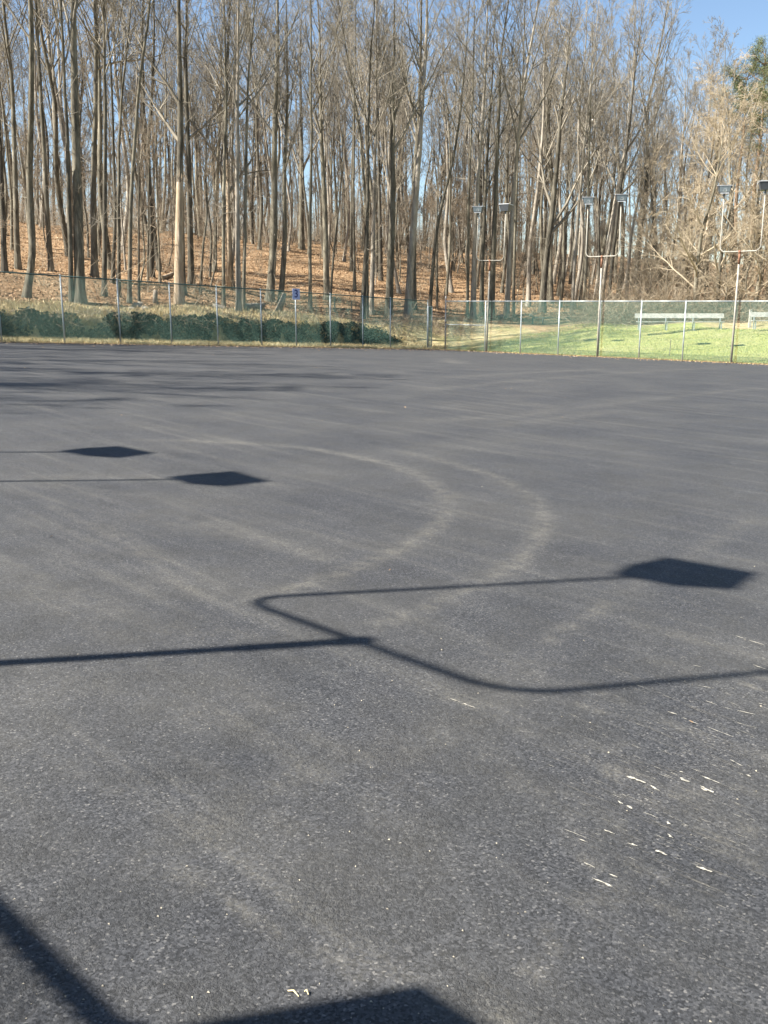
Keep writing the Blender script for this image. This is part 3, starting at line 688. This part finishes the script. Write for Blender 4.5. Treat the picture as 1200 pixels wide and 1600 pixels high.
# individually posed trees behind the fence: base pixel, trunk width in pixels, further points up the stem, label, options
HERO = [
 ((7, 424), 9, [(3, 300), (-3, 150), (-10, 0)], 'dark leaning tree cut by the left picture edge above the fence', {}),
 ((28, 420), 9, [(24, 290), (20, 145), (5, 0)], 'dark tree leaning left, second from the left picture edge', {}),
 ((40, 466), 12, [(53, 400), (47, 290), (52, 150), (50, 0)], 'crooked dark tree with a kinked foot close behind the fence near the left edge', {}),
 ((80, 424), 8, [(72, 300), (62, 130), (58, 0)], 'dark slanting tree just left of the big pale and dark double trunk', {}),
 ((112, 473), 8, [(107, 300), (100, 130), (95, 0)], 'slim tree standing tight against the left side of the thickest trunk', {}),
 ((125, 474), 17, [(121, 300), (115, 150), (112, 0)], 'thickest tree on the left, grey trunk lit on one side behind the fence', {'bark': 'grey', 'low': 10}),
 ((148, 433), 11, [(145, 300), (150, 100), (147, 0)], 'tall dark tree with a heavy limb bending up to the right', {'limb': [(.52, .1, 1.15, 5.5)]}),
 ((163, 463), 8, [(163, 300), (164, 100), (160, 0)], 'slim straight tree right of the tall tree with the heavy limb', {}),
 ((186, 464), 6, [(184, 300), (182, 180), (192, 80), (196, 0)], 'slim tree bending right high up, behind the third fence post', {}),
 ((202, 474), 7, [(205, 300), (216, 130), (234, 0)], 'slim tree leaning right beside the pale rocks', {}),
 ((217, 471), 4, [(217, 300), (218, 100), (216, 0)], 'very thin straight stem directly above the pale rocks', {'small': 1}),
 ((231, 439), 3.5, [(232, 300), (236, 100), (238, 0)], 'thin stem rising from the leaf slope right of the rocks', {'small': 1}),
 ((250, 441), 4, [(247, 330), (243, 150), (244, 0)], 'thin stem on the leaf slope left of the broken tree', {'small': 1}),
 ((284, 462), 13, [(281, 280), (283, 130), (279, 0)], 'tall dark tree directly behind the pale broken snag', {'limb': [(.34, 2.9, .7, 6), (.42, 3.3, .6, 6)]}),
 ((299, 444), 10, [(296, 300), (294, 130), (298, 0)], 'dark tree close to the right side of the broken snag', {'limb': [(.36, .2, .9, 6)]}),
 ((335, 424), 7, [(338, 320), (345, 150), (352, 0)], 'slim dark tree with crooked foot on the slope', {}),
 ((349, 481), 6, [(349, 300), (350, 130), (346, 0)], 'slim straight tree at the short fallen log', {}),
 ((361, 451), 10, [(354, 290), (352, 150), (361, 0)], 'many limbed dark tree behind the pale twin trunk', {'limb': [(.22, 2.6, .5, 8), (.26, .6, .5, 8), (.3, 3.5, .4, 9)]}),
 ((373, 489), 8.5, [(371, 300), (372, 130), (376, 0)], 'pale lit trunk of the twin pair near the dark fallen log', {'bark': 'pale'}),
 ((380, 486), 6, [(384, 300), (390, 130), (400, 0)], 'darker trunk of the twin pair near the dark fallen log', {}),
 ((421, 471), 13, [(425, 420), (429, 330), (430, 150), (432, 0)], 'stout dark tree with a curved foot left of the number sign', {'low': 12}),
 ((471, 389), 9, [(472, 230), (470, 100), (475, 0)], 'forked tree high on the slope above the number sign', {'limb': [(.3, 2.9, .5, 9), (.31, .2, .45, 9)]}),
 ((484, 484), 6, [(488, 300), (490, 130), (491, 0)], 'slim straight dark tree just right of the number sign', {}),
 ((511, 468), 10, [(507, 300), (501, 130), (497, 0)], 'dark tree with a curved thin stem beside it, right of the number sign', {}),
 ((516, 466), 4, [(521, 400), (533, 290), (536, 150), (540, 0)], 'thin curved stem growing from the foot of a dark tree', {'small': 1}),
 ((549, 424), 5, [(549, 300), (551, 100), (549, 0)], 'slim left stem of a close pair on the open leaf slope', {}),
 ((554, 454), 5, [(553, 300), (556, 100), (560, 0)], 'slim right stem of a close pair on the open leaf slope', {}),
 ((566, 498), 8, [(571, 400), (573, 330), (576, 150), (590, 0)], 'left tree of the tight group of three at the bank', {'low': 10}),
 ((573, 496), 6, [(575, 350), (565, 220), (553, 130), (533, 20)], 'middle leaning tree of the tight group of three at the bank', {}),
 ((580, 491), 8, [(583, 350), (585, 200), (583, 0)], 'right pale tree of the tight group of three at the bank', {'bark': 'pale'}),
 ((595, 439), 7, [(594, 300), (592, 130), (595, 0)], 'dark tree on the slope behind the tight group of three', {}),
 ((607, 498), 13, [(611, 400), (613, 300), (615, 150), (618, 0)], 'stout grey tree with lit left flank near the fence corner', {'limb': [(.48, .1, .35, 8)]}),
 ((637, 496), 12, [(641, 420), (648, 330), (659, 200), (666, 60), (668, 0)], 'pale tree slanting right, left of the crossing pair near the corner', {'bark': 'pale'}),
 ((645, 484), 12, [(645, 400), (648, 300), (656, 150), (664, 0)], 'dark tree, right one of the crossing pair near the corner', {}),
 ((671, 491), 6, [(676, 400), (684, 330), (700, 280), (715, 200), (725, 80)], 'slim dark tree bending right just behind the corner gate', {}),
 ((683, 483), 4, [(683, 300), (690, 150), (694, 0)], 'thin stem right of the gate post', {'small': 1}),
 ((730, 497), 5, [(732, 300), (734, 130), (736, 0)], 'slim dark tree, left of a lit one, left of the farthest floodlight', {}),
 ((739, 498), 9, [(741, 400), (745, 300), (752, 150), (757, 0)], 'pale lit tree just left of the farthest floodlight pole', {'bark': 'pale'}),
 ((752, 494), 7, [(757, 300), (764, 160), (770, 0)], 'tree forking high up behind the farthest floodlight', {'limb': [(.38, .15, .35, 9)]}),
 ((768, 496), 9, [(771, 400), (776, 250), (780, 100), (790, 0)], 'dark tree just right of the farthest floodlight pole', {}),
 ((791, 496), 9, [(797, 400), (803, 250), (815, 100), (830, 0)], 'pale slanting tree midway between two floodlights', {'bark': 'pale'}),
 ((802, 492), 5, [(805, 380), (812, 200), (822, 50)], 'slim dark stem beside the pale slanting tree', {}),
 ((847, 489), 11, [(852, 420), (858, 370), (864, 330), (872, 220), (890, 80)], 'dark leaning tree with spreading limbs left of the middle floodlight', {'limb': [(.25, .1, .85, 9), (.27, .05, .65, 10), (.33, 2.9, .5, 8)], 'crown': .3}),
 ((893, 494), 6, [(899, 400), (908, 300), (925, 150), (940, 20)], 'slim pale tree leaning right, left of the middle floodlight', {'bark': 'pale'}),
 ((912, 496), 6, [(916, 400), (920, 280), (925, 100)], 'slim straight tree just left of the middle floodlight pole', {}),
 ((936, 488), 10, [(948, 400), (963, 320), (983, 230), (993, 140), (995, 20)], 'leaning tree with many rising limbs behind the middle floodlight', {'limb': [(.42, 2.6, .5, 9), (.44, .3, .5, 9), (.5, 3.2, .6, 9), (.55, .1, .6, 8), (.4, 0.1, .9, 8)], 'crown': .42, 'bark': 'pale'}),
 ((950, 490), 6, [(957, 400), (968, 300), (985, 180)], 'slim leaning tree right of the middle floodlight', {}),
 ((978, 488), 6, [(985, 380), (1005, 270), (1030, 160)], 'slim pale tree leaning right above the brush pile', {'bark': 'pale', 'short': 1}),
]
for k, (b0, w, pts, label, opt) in enumerate(HERO):
    base = at(*b0); Yd = base[1]; g = random.Random(k)
    path = [np.zeros(3)]
    for i, q in enumerate(pts): path.append(at_depth(q[0], q[1], Yd+g.uniform(-.3, .3)*(i+1))-base)
    Ht = (11 if opt.get('small') else (18 if opt.get('short') else g.uniform(24, 28)))
    last = path[-1]; 
    if last[2] < Ht:
        d = unit(path[-1]-path[-2]); d = unit(d+np.array([0, 0, .6])); path.append(last+d*(Ht-last[2])/max(d[2], .5))
    else:
        keep = [p for p in path if p[2] < Ht]; path = keep+[path[len(keep)]]
    r = .5*w/F_PX*Yd*1.0
    small = opt.get('small')
    kw = dict(crown=opt.get('crown', .45), limbs=9 if small else 14, per2=5 if small else 7, per3=4, per4=2, low=opt.get('low', 5), limb_at=opt.get('limb'), limb_len=.2 if small else .25, limb_ang=.55)
    if small: kw['taper'] = .6
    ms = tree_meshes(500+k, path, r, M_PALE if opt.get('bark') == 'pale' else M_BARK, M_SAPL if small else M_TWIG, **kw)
    place_tree('bare_tree', base, ms, label, 'bare trees close behind the fence')

# the broken snag
base = at(280, 474); mb = MB(); Yd = base[1]
pts = [at_depth(x, y, Yd)-base for x, y in ((280, 478), (279.5, 430), (280, 370), (281, 310), (281, 285))]
root = empty('broken_snag', base, 'pale barkless snag with a splintered top, in front of a dark tree', 'dead tree')
mb.tube(pts, [.36, .29, .26, .23, .2], 11, False); mb.build('trunk', M_SNAG, root, True)
mb = MB()
for k in range(7):
    a = k*.9; o_ = pts[-1]+np.array([math.cos(a)*.13, math.sin(a)*.13, 0]); mb.tube([o_-[0, 0, .4], o_+[.03, 0, random.uniform(.1, .9)]], [.07, .012], 5)
mb.build('splintered_top', M_SNAG, root)
# thin pale dead trunk strip by the many limbed tree
base = at(357, 452); Yd = base[1]; pts = [at_depth(x, y, Yd)-base for x, y in ((357, 455), (358, 400), (357, 330), (356, 270), (352, 232))]
root = empty('broken_snag', base, 'thin pale snag bending left beside the many limbed tree', 'dead tree'); mb = MB(); mb.tube(pts, [.22, .17, .16, .12, .04], 9); mb.build('trunk', M_SNAG, root, True)
mb = MB(); mb.tube([pts[2], pts[2]+[.5, 0, 1.2], pts[2]+[.7, .1, 2.4]], [.06, .04, .012], 6); mb.build('branch', M_SNAG, root, True)

# models for the woods behind
def wander_path(g, H, lean):
    K = 6; z = np.linspace(0, H, K); d = np.array([math.cos(g.uniform(0, 6.28)), math.sin(g.uniform(0, 6.28))])*lean
    xy_ = np.outer((z/H)**1.4*H, d)+np.vstack([[0, 0], np.cumsum(g.normal(0, .019*H, (K-1, 2)), 0)]); return np.column_stack([xy_, z])
MODELS = []
for k in range(9):
    g = np.random.default_rng(70+k); H = g.uniform(22, 27)
    lim = [(g.uniform(.25, .45), g.uniform(0, 6.28), g.uniform(.3, .5), g.uniform(8, 11))] if k % 3 == 0 else None
    MODELS.append(tree_meshes(70+k, wander_path(g, H, g.uniform(0, .07)), g.uniform(.15, .24), M_PALE if k in (2, 6) else M_BARK, M_TWIG, crown=g.uniform(.36, .5), limbs=15, per2=7, per3=6, per4=3, limb_len=g.uniform(.2, .27), limb_ang=g.uniform(.5, .68), low=8, limb_at=lim))
SAPS = []
for k in range(6):
    g = np.random.default_rng(170+k); H = g.uniform(8, 14)
    SAPS.append(tree_meshes(170+k, wander_path(g, H, g.uniform(0, .12)), g.uniform(.05, .085), M_PALE if k % 3 == 1 else M_BARK, M_SAPL, crown=.28, limbs=15, per2=6, per3=5, per4=3, limb_len=.24, limb_ang=.6, low=4, twig=.0075, flare=1.2))
heroes_xy = [at(*h[0])[:2] for h in HERO]
spots = []; 
def zone(px):
    return 0 if px < 420 else (1 if px < 700 else 2)
tries = 0; NB = 196; NS = 150
def try_place(kind, dmin, smin):
    global tries
    for _ in range(4000):
        s_ = rng.uniform(-75, 42); t_ = -rng.uniform(0, 1)**.8*76+rng.uniform(0, 40)*(rng.random() < .35)
        x, y = [float(a) for a in xy(s_, t_)]; u = -t_; v = -s_
        if not (u > (dmin if s_ > 0 else -99)): continue
        if s_ <= 0 and not (v > 25 or (u > dmin and v > 14)): continue
        if s_ <= 0 and u < 0 and v < 25: continue
        if y < 35: continue
        z = float(terrain(x, y)); px, py, dz = proj((x, y, z))
        if px < -40 or px > 1240 or dz > 150: continue
        if px > 1010 and dz < 80: continue
        d2 = [(x-a)**2+(y-b_)**2 for a, b_ in heroes_xy]
        if d2 and min(d2) < smin**2: continue
        heroes_xy.append((x, y)); return x, y, z, px, dz
    return None
BAYS = [(97, 'above the leftmost fence bay'), (187, 'above the second fence bay from the left'), (267, 'above the third fence bay from the left'), (340, 'above the fourth fence bay from the left'), (407, 'above the fifth fence bay from the left'),
        (463, 'above the bay left of the number sign'), (515, 'above the bay right of the number sign'), (567, 'above the second bay right of the sign'), (612, 'above the third bay right of the sign'), (672, 'above the bay left of the gate'),
        (757, 'between the gate and the farthest floodlight'), (845, 'right of the farthest floodlight'), (933, 'left of the middle floodlight'), (1035, 'right of the middle floodlight'), (1143, 'left of the nearest floodlight'), (9999, 'right of the nearest floodlight')]
def wood_label(kind, px, dz, pale, size):
    ph = next(p for x, p in BAYS if px < x); dep = 'low in the woods' if dz < 80 else ('halfway up the woods' if dz < 96 else ('high in the woods' if dz < 112 else 'deep in the woods'))
    return '%s %s %s %s, %s' % (size, 'pale' if pale else 'grey', kind, dep, ph), 'bare %ss %s' % (kind, ph)
for k in range(NB):
    r_ = try_place('tree', 13, 1.9)
    if not r_: continue
    x, y, z, px, dz = r_; q = rng.uniform(.72, 1.12)
    hs = q*(1.0 if px < 900 else np.interp(px, [900, 1060, 1200], [1.0, .97, .76]))
    ws = rng.uniform(.6, 1.15)
    place_tree('bare_tree', (x, y, z), MODELS[k % len(MODELS)], *wood_label('tree', px, dz, (k % len(MODELS)) in (2, 6), 'stout' if ws*hs > .95 else 'slim'), rng.uniform(0, 6.28), (hs*ws**.3, hs*ws**.3, hs), (rng.normal(0, .03), rng.normal(0, .03)))
for k in range(NS):
    r_ = try_place('sapling', 7, 1.2)
    if not r_: continue
    x, y, z, px, dz = r_; q = rng.uniform(.7, 1.25)
    place_tree('bare_sapling', (x, y, z), SAPS[k % len(SAPS)], *wood_label('sapling', px, dz, (k % len(SAPS)) % 3 == 1, 'tall' if q > 1 else 'short'), rng.uniform(0, 6.28), (q, q, q), (rng.normal(0, .05), rng.normal(0, .05)))

# the far woods: one mass of thin trunks and twigs
def far_model(seed, H, r):
    g = np.random.default_rng(seed)
    return make_tree(seed, wander_path(g, H, .05), r, crown=.35, limbs=10, per2=5, per3=3, per4=0, limb_len=.26, limb_ang=.55, low=3, twig=.016, flare=1.1)
fm = [far_model(300+k, (24, 21, 25, 12, 9)[k], (.17, .14, .2, .06, .05)[k]) for k in range(5)]
VV = []; QT = []; QC = []; nv = 0; cnt = 0
while cnt < 300:
    s_ = rng.uniform(-110, 60); t_ = rng.uniform(-115, 40); u, v = -t_, -s_
    x, y = [float(a) for a in xy(s_, t_)]
    if y < 60: continue
    if not (u > 62 or (v > 45 and u > -60)): continue
    z = float(terrain(x, y)); px, py, dz = proj((x, y, z))
    if px < -60 or px > 1260 or dz < 95 or dz > 190: continue
    (a, b_), (c, d) = fm[rng.choice(5, p=[.2, .18, .18, .22, .22])]; k = rng.uniform(.8, 1.15)*(1 if px < 900 else .82); an = rng.uniform(0, 6.28)
    R = np.array([[math.cos(an), -math.sin(an), 0], [math.sin(an), math.cos(an), 0], [0, 0, 1]])*k
    for V_, Q_, dst in ((a, b_, QT), (c, d, QC)):
        VV.append(V_ @ R.T+[x, y, z]); dst.append(Q_+nv); nv += len(V_)
    cnt += 1
qt = np.vstack(QT); qc = np.vstack(QC)
o = link('distant_woods', mesh_arrays('distant_woods', np.vstack(VV), [np.vstack([qt, qc])], [M_BARK, M_TWIG], True, None, np.concatenate([np.zeros(len(qt)), np.ones(len(qc))]))); o['kind'] = 'stuff'

# trees beside the lot, left of the picture: their shadows streak the far asphalt
for k, (x, y) in enumerate(((-25, 10), (-29, 13), (-26, 17), (-31, 17), (-28, 21), (-34, 22), (-31, 26), (-38, 26), (-35, 31), (-42, 30), (-40, 20), (-44, 35), (-37, 16), (-23, 14), (-30, 36), (-28, 40), (-34, 40), (-39, 36), (-26, 44), (-32, 46), (-24, 49), (-33, 33), (-29, 30))):
    q = rng.uniform(.85, 1.05); place_tree('bare_tree', (x, y, float(terrain(x, y))), MODELS[(k*2) % len(MODELS)], 'bare tree beside the lot whose shadow streaks the far asphalt', 'bare trees beside the lot', rng.uniform(0, 6.28), (q, q, q))

# vine covered trees and thicket at the right
VINES = []
for k in range(3):
    g = np.random.default_rng(220+k); H = g.uniform(12, 16)
    VINES.append(tree_meshes(220+k, wander_path(g, H, .12), .2, M_BARK, M_VINE, crown=.12, limbs=22, per2=8, per3=7, per4=4, limb_len=.34, limb_ang=.85, low=10, twig=.007, up=.06, droop=.05, spread4=.95))
for k, (px, py, h, label) in enumerate(((1085, 497, 1.0, 'vine covered tan tree behind the long white bench'), (1120, 495, .9, 'vine covered tree just right of the gap over the bench'), (1176, 497, 1.0, 'dark stemmed vine covered tree behind the nearest floodlight'),
        (1215, 495, 1.05, 'vine covered tree at the right picture edge'), (1040, 495, .6, 'smaller vine draped tree left of the bench gap'), (1150, 492, .75, 'low tan vine tangle between the two large vine trees'), (1010, 494, .5, 'lowest vine tangle above the brush'), (1100, 492, .6, 'low vine tangle behind the bench middle'), (1062, 488, .8, 'vine draped tree standing behind the smaller one left of the gap'), (1140, 486, 1.15, 'tallest vine covered tree, below the smaller pine'), (1195, 486, .8, 'vine tangle behind the right lamp of the nearest floodlight'), (1020, 484, .75, 'upper vine tangle behind the fallen pale limb'), (1168, 498, .5, 'lowest vine tangle beside the stout pale post'), (1130, 497, .45, 'small vine tangle above the right end of the long bench'), (1035, 486, .95, 'tall vine covered tree above the left end of the long bench'), (1075, 484, 1.1, 'tall vine covered tree rising behind the gap over the bench'), (1000, 487, .6, 'vine tangle at the foot of the fallen pale limb'), (1205, 497, .6, 'low vine tangle above the cut off white bench'))):
    p = at(px, py); place_tree('vine_covered_tree', p, VINES[k % 3], label, 'vine covered trees behind the benches', k*1.7, (h, h, h), crown='vines')
# pale fallen limb leaning in the thicket
base = at(984, 490); Yd = base[1]; root = empty('fallen_limb', base, 'pale bare limb leaning up to the right across the brush', 'fallen limb')
pts = [at_depth(x, y, Yd)-base for x, y in ((978, 492), (1000, 462), (1025, 440), (1058, 408), (1080, 392), (1110, 372))]
mb = MB(); mb.tube(pts, [.12, .11, .1, .085, .06, .02], 8); mb.build('limb', M_SNAG, root, True)
mb = MB()
for q in (((1012, 455), (1020, 452), (1005, 478), (1000, 492)), ((1058, 408), (1040, 404), (1020, 420), (1000, 428)), ((1058, 408), (1046, 402), (1030, 403), (1018, 406))):
    mb.tube([at_depth(x, y, Yd+.2)-base for x, y in q], [.06, .05, .04, .015], 6)
mb.build('branch', M_SNAG, root, True)

# tangled brush (cannot be counted)
def strands(g, n_, centre, spread, lens, up, pts=5):
    st_ = centre+g.normal(size=(n_, 3))*spread; d = unit(g.normal(size=(n_, 3))+np.array([0, 0, up]))
    ln = g.uniform(*lens, n_); return grow(g, st_, d, ln, np.full(n_, .013), np.full(n_, .006), pts, .25, -.02, .03)
VV = []; QQ = []; nv = 0
def brush(px, py, n_, spread, lens, up=.7):
    global nv
    c = at(px, py); P, R = strands(rng, n_, c+[0, 0, .2], np.array(spread), lens, up)
    P[:, :, 2] = np.maximum(P[:, :, 2], terrain(P[:, :, 0], P[:, :, 1])); v, q = tubes(P, R, 3); VV.append(v); QQ.append(q+nv); nv += len(v)
for x in range(925, 1075, 14): brush(x, 503-3*math.sin(x), 260, (1.1, 1.0, .5), (1.2, 4.2), .8)
for x in range(1080, 1230, 20): brush(x, 500, 130, (1.3, 1.2, .4), (.8, 3.0), .8)
for x in range(-8, 690, 9): brush(x, 503+rng.uniform(-8, 10), 11, (.5, .5, .15), (.3, 1.0), .35)
for x in range(690, 760, 12): brush(x, 522+rng.uniform(-12, 8), 60, (.7, .7, .2), (.4, 1.4), .6)
for x in range(600, 690, 12): brush(x, 512+rng.uniform(-6, 6), 60, (.7, .7, .2), (.4, 1.2), .6)
for x in range(760, 930, 14): brush(x, 500, 40, (.9, .8, .15), (.4, 1.5), .5)
o = link('brush', mesh_arrays('brush', np.vstack(VV), [np.vstack(QQ)], [M_BRUSHM])); o['kind'] = 'stuff'
# understorey stems on the slopes
VV = []; QQ = []; nv = 0
for k in range(1700):
    s_ = rng.uniform(-90, 45); t_ = -(rng.uniform(44, 105) if rng.random() < .85 else rng.uniform(6, 44))
    x, y = [float(a) for a in xy(s_, t_)]; z = float(terrain(x, y)); px, py, dz = proj((x, y, z))
    if px < -30 or px > 1230 or y < 40 or (s_ < 0 and -s_ < 20 and t_ > -8): continue
    P, R = strands(rng, 9, np.array([x, y, z]), np.array([.12, .12, .02]), (1.5, 5.5) if -t_ < 45 else (3, 9), 2.6); v, q = tubes(P, R, 3); VV.append(v); QQ.append(q+nv); nv += len(v)
o = link('undergrowth', mesh_arrays('undergrowth', np.vstack(VV), [np.vstack(QQ)], [M_BRUSHM])); o['kind'] = 'stuff'

# pines
def pine(loc, H, label, seed, c0=.55, lean=0.):
    g = np.random.default_rng(seed); root = empty('pine_tree', loc, label, 'pine', 'pines at the right picture edge')
    z = np.linspace(0, H, 12); P = np.column_stack([lean*z+.15*np.sin(z*.5), .1*np.cos(z*.4), z]); R = .24*(1-z/H)**.8+.02; P[0, 2] -= .2
    v, q = tubes(P[None], R[None], 9); link('trunk', mesh_arrays('trunk', v, [q], [M_PINEB]), root)
    nb = 34; tl = g.uniform(c0, .99, nb); pos = np.stack([np.interp(tl*H, z, P[:, j]) for j in range(3)], 1); az = g.uniform(0, 6.28, nb); an = g.normal(1.25, .25, nb)
    D = np.stack([np.sin(an)*np.cos(az), np.sin(an)*np.sin(az), np.cos(an)], 1); ln = H*.2*g.uniform(.5, 1.1, nb)*(1.25-tl)*1.8
    P1_, R1_ = grow(g, pos, D, ln, np.full(nb, .05), np.full(nb, .012), 6, .12, .04); v1, q1 = tubes(P1_, R1_, 4)
    a = spawn(g, P1_, R1_, 6, .35, 1, .7, .35, .5, .01); P2_, R2_ = grow(g, *a[:3], a[3], a[3]*.6, 4, .15, .1); v2, q2 = tubes(P2_, R2_, 3)
    br = link('branches', mesh_arrays('branches', np.vstack([v1, v2]), [np.vstack([q1, q2+len(v1)])], [M_PINEB]), root)
    tips = np.vstack([P2_[:, -1], P2_[:, 2], P1_[:, -1]]); n_ = len(tips); per = 30
    c = np.repeat(tips, per, 0)+g.normal(0, .2, (n_*per, 3)); d = unit(g.normal(size=c.shape)+[0, 0, .25])*g.uniform(.16, .34, (len(c), 1)); sd = unit(np.cross(d, g.normal(size=c.shape)))*.014
    V = np.stack([c-sd, c+sd, c+d], 1).reshape(-1, 3); link('needles', mesh_arrays('needles', V, [np.arange(len(V)).reshape(-1, 3)], [M_NEEDLE], False), root)
def pine_at(px, pytop, Yd, label, seed, c0, lean=0):
    x = (px-600)/F_PX*Yd*1.0; z = float(terrain(x, Yd)); top = at_depth(px, pytop, Yd); pine((top[0], Yd, z), top[2]-z, label, seed, c0, lean)
pine_at(1198, 82, 92, 'taller green pine at the right picture edge', 5, .66)
pine_at(1168, 108, 96, 'smaller green pine left of the taller pine', 6, .74)
pine_at(1226, 95, 88, 'green pine partly cut off by the right picture edge', 7, .6)

# ------------------------------------------------------------------ ground cover
def leaves_on(name, s_, t_, size, m, lift=.03, flat=.5, extra=None):
    x, y = xy(s_, t_); z = terrain(x, y)+lift*rng.uniform(.2, 1.6, len(x)); n_ = len(x); c = np.column_stack([x, y, z])
    nrm = unit(rng.normal(size=(n_, 3))*flat+np.array([0, 0, 1.])); a = unit(np.cross(nrm, rng.normal(size=(n_, 3)))); b_ = np.cross(nrm, a)
    sz = size*rng.uniform(.5, 1.3, (n_, 1)); V = np.stack([c-a*sz, c-b_*sz*.6, c+a*sz, c+b_*sz*.6], 1).reshape(-1, 3)
    o = link(name, mesh_arrays(name, V, [np.arange(len(V)).reshape(-1, 4)], [m], False)); o['kind'] = 'stuff'; return o
n_ = 100000; s_ = rng.uniform(-50, 34, n_); t_ = -3-rng.uniform(0, 1, n_)**1.5*48; ok = ~((s_ < 0) & (t_ > -9) & (s_ > -21)); leaves_on('leaf_litter', s_[ok], t_[ok], .07, M_LITTER, .04, .6)
# ivy on the steep bank
n_ = 64000; s_ = rng.uniform(.3, 36, n_); t_ = -rng.uniform(1.95, 2.6, n_); x, y = xy(s_, t_)
tb = t_-bank_s(s_, t_)*0; keep = rng.random(n_) < sstep(.3, 4.5, s_)*(.5+.5*np.sin(s_*1.9+np.sin(s_*.7)*2)**2); s_, t_ = s_[keep], t_[keep]
x, y = xy(s_, t_); z = terrain(x, y); hk = sstep(-.2, .9, np.sin(s_*2.3+np.sin(s_*.9)*3)); c = np.column_stack([x, y, z+rng.uniform(0, .1+.1*hk, len(x))+rng.random(len(x))**6*.25]); c[:, :2] += B1*rng.uniform(0, .3, (len(x), 1))**1.3+rng.normal(0, .05, (len(x), 2))
nrm = unit(rng.normal(size=c.shape)*.55+np.array([B1[0], B1[1], .25])); a = unit(np.cross(nrm, rng.normal(size=c.shape))); b_ = np.cross(nrm, a); sz = .085*rng.uniform(.5, 1.3, (len(c), 1))
V = np.stack([c-a*sz, c-b_*sz*.7, c+a*sz, c+b_*sz*.7], 1).reshape(-1, 3); o = link('ivy', mesh_arrays('ivy', V, [np.arange(len(V)).reshape(-1, 4)], [M_IVY], False)); o['kind'] = 'stuff'
def blades(name, s_, t_, h, w, m, hang=None):
    x, y = xy(s_, t_); z = terrain(x, y); n_ = len(x); c = np.column_stack([x, y, z-.01]); d = np.column_stack([rng.normal(0, .45, (n_, 2)), np.ones(n_)])*h*rng.uniform(.4, 1.3, (n_, 1))
    if hang is not None: d[:, :2] += hang*h; d[:, 2] -= .55*h
    an = rng.uniform(0, 6.28, n_); sd = np.column_stack([np.cos(an), np.sin(an), np.zeros(n_)])*w
    V = np.stack([c-sd, c+sd, c+d], 1).reshape(-1, 3); o = link(name, mesh_arrays(name, V, [np.arange(len(V)).reshape(-1, 3)], [m], False)); o['kind'] = 'stuff'
n_ = 36000; s_ = rng.uniform(-1.5, 38, n_); t_ = rng.uniform(-2.0, .38, n_); blades('dry_grass', s_, t_, .16, .014, M_DRY)
n_ = 34000; s_ = rng.uniform(-1.5, 38, n_); t_ = -2.5-3.6*rng.uniform(0, 1, n_)**1.4-.25*np.sin(s_*2); blades('dry_grass', s_, t_, .26, .018, M_DRY)
n_ = 42000; s_ = rng.uniform(.5, 37, n_); s_ = s_[np.sin(s_*3.1+np.sin(s_*1.1)*2)+rng.normal(0, .4, n_) > .1]; t_ = -rng.uniform(2.1, 3.0, len(s_)); blades('dry_grass', s_, t_, .38, .02, M_DRY, B1*.75)
n_ = 90000; s_ = -rng.uniform(-.3, 1, n_)**1*15; t_ = rng.uniform(1.5, 46, n_); ok = s_ < .3; blades('grass', s_[ok], t_[ok], .09, .014, M_GRASS)
# leaves blown against the far edge of the lot and a few strewn over it
n_ = 5200; s_ = np.abs(rng.normal(0, 1, n_))**1.5*1.1+.3; t_ = rng.uniform(.3, 32, n_); k = rng.random(n_) < .6
s_[k], t_[k] = t_[k]*1.1, s_[k].copy()
m_ = 260; s_[:m_] = rng.uniform(1, ROW_S-3, m_); t_[:m_] = rng.uniform(1, 44, m_)
x, y = xy(s_, t_); c = np.column_stack([x, y, court(x, y)+.012]); nrm = unit(rng.normal(size=c.shape)*.35+[0, 0, 1.]); a = unit(np.cross(nrm, rng.normal(size=c.shape))); b_ = np.cross(nrm, a)
sz = rng.uniform(.02, .055, (n_, 1)); sz[:m_] = rng.uniform(.008, .02, (m_, 1)); V = np.stack([c-a*sz, c-b_*sz*.6, c+a*sz, c+b_*sz*.6], 1).reshape(-1, 3)
V[:, 2] = np.maximum(V[:, 2], court(V[:, 0], V[:, 1])+.003)
o = link('fallen_leaves', mesh_arrays('fallen_leaves', V, [np.arange(len(V)).reshape(-1, 4)], [M_LITTER], False)); o['kind'] = 'stuff'
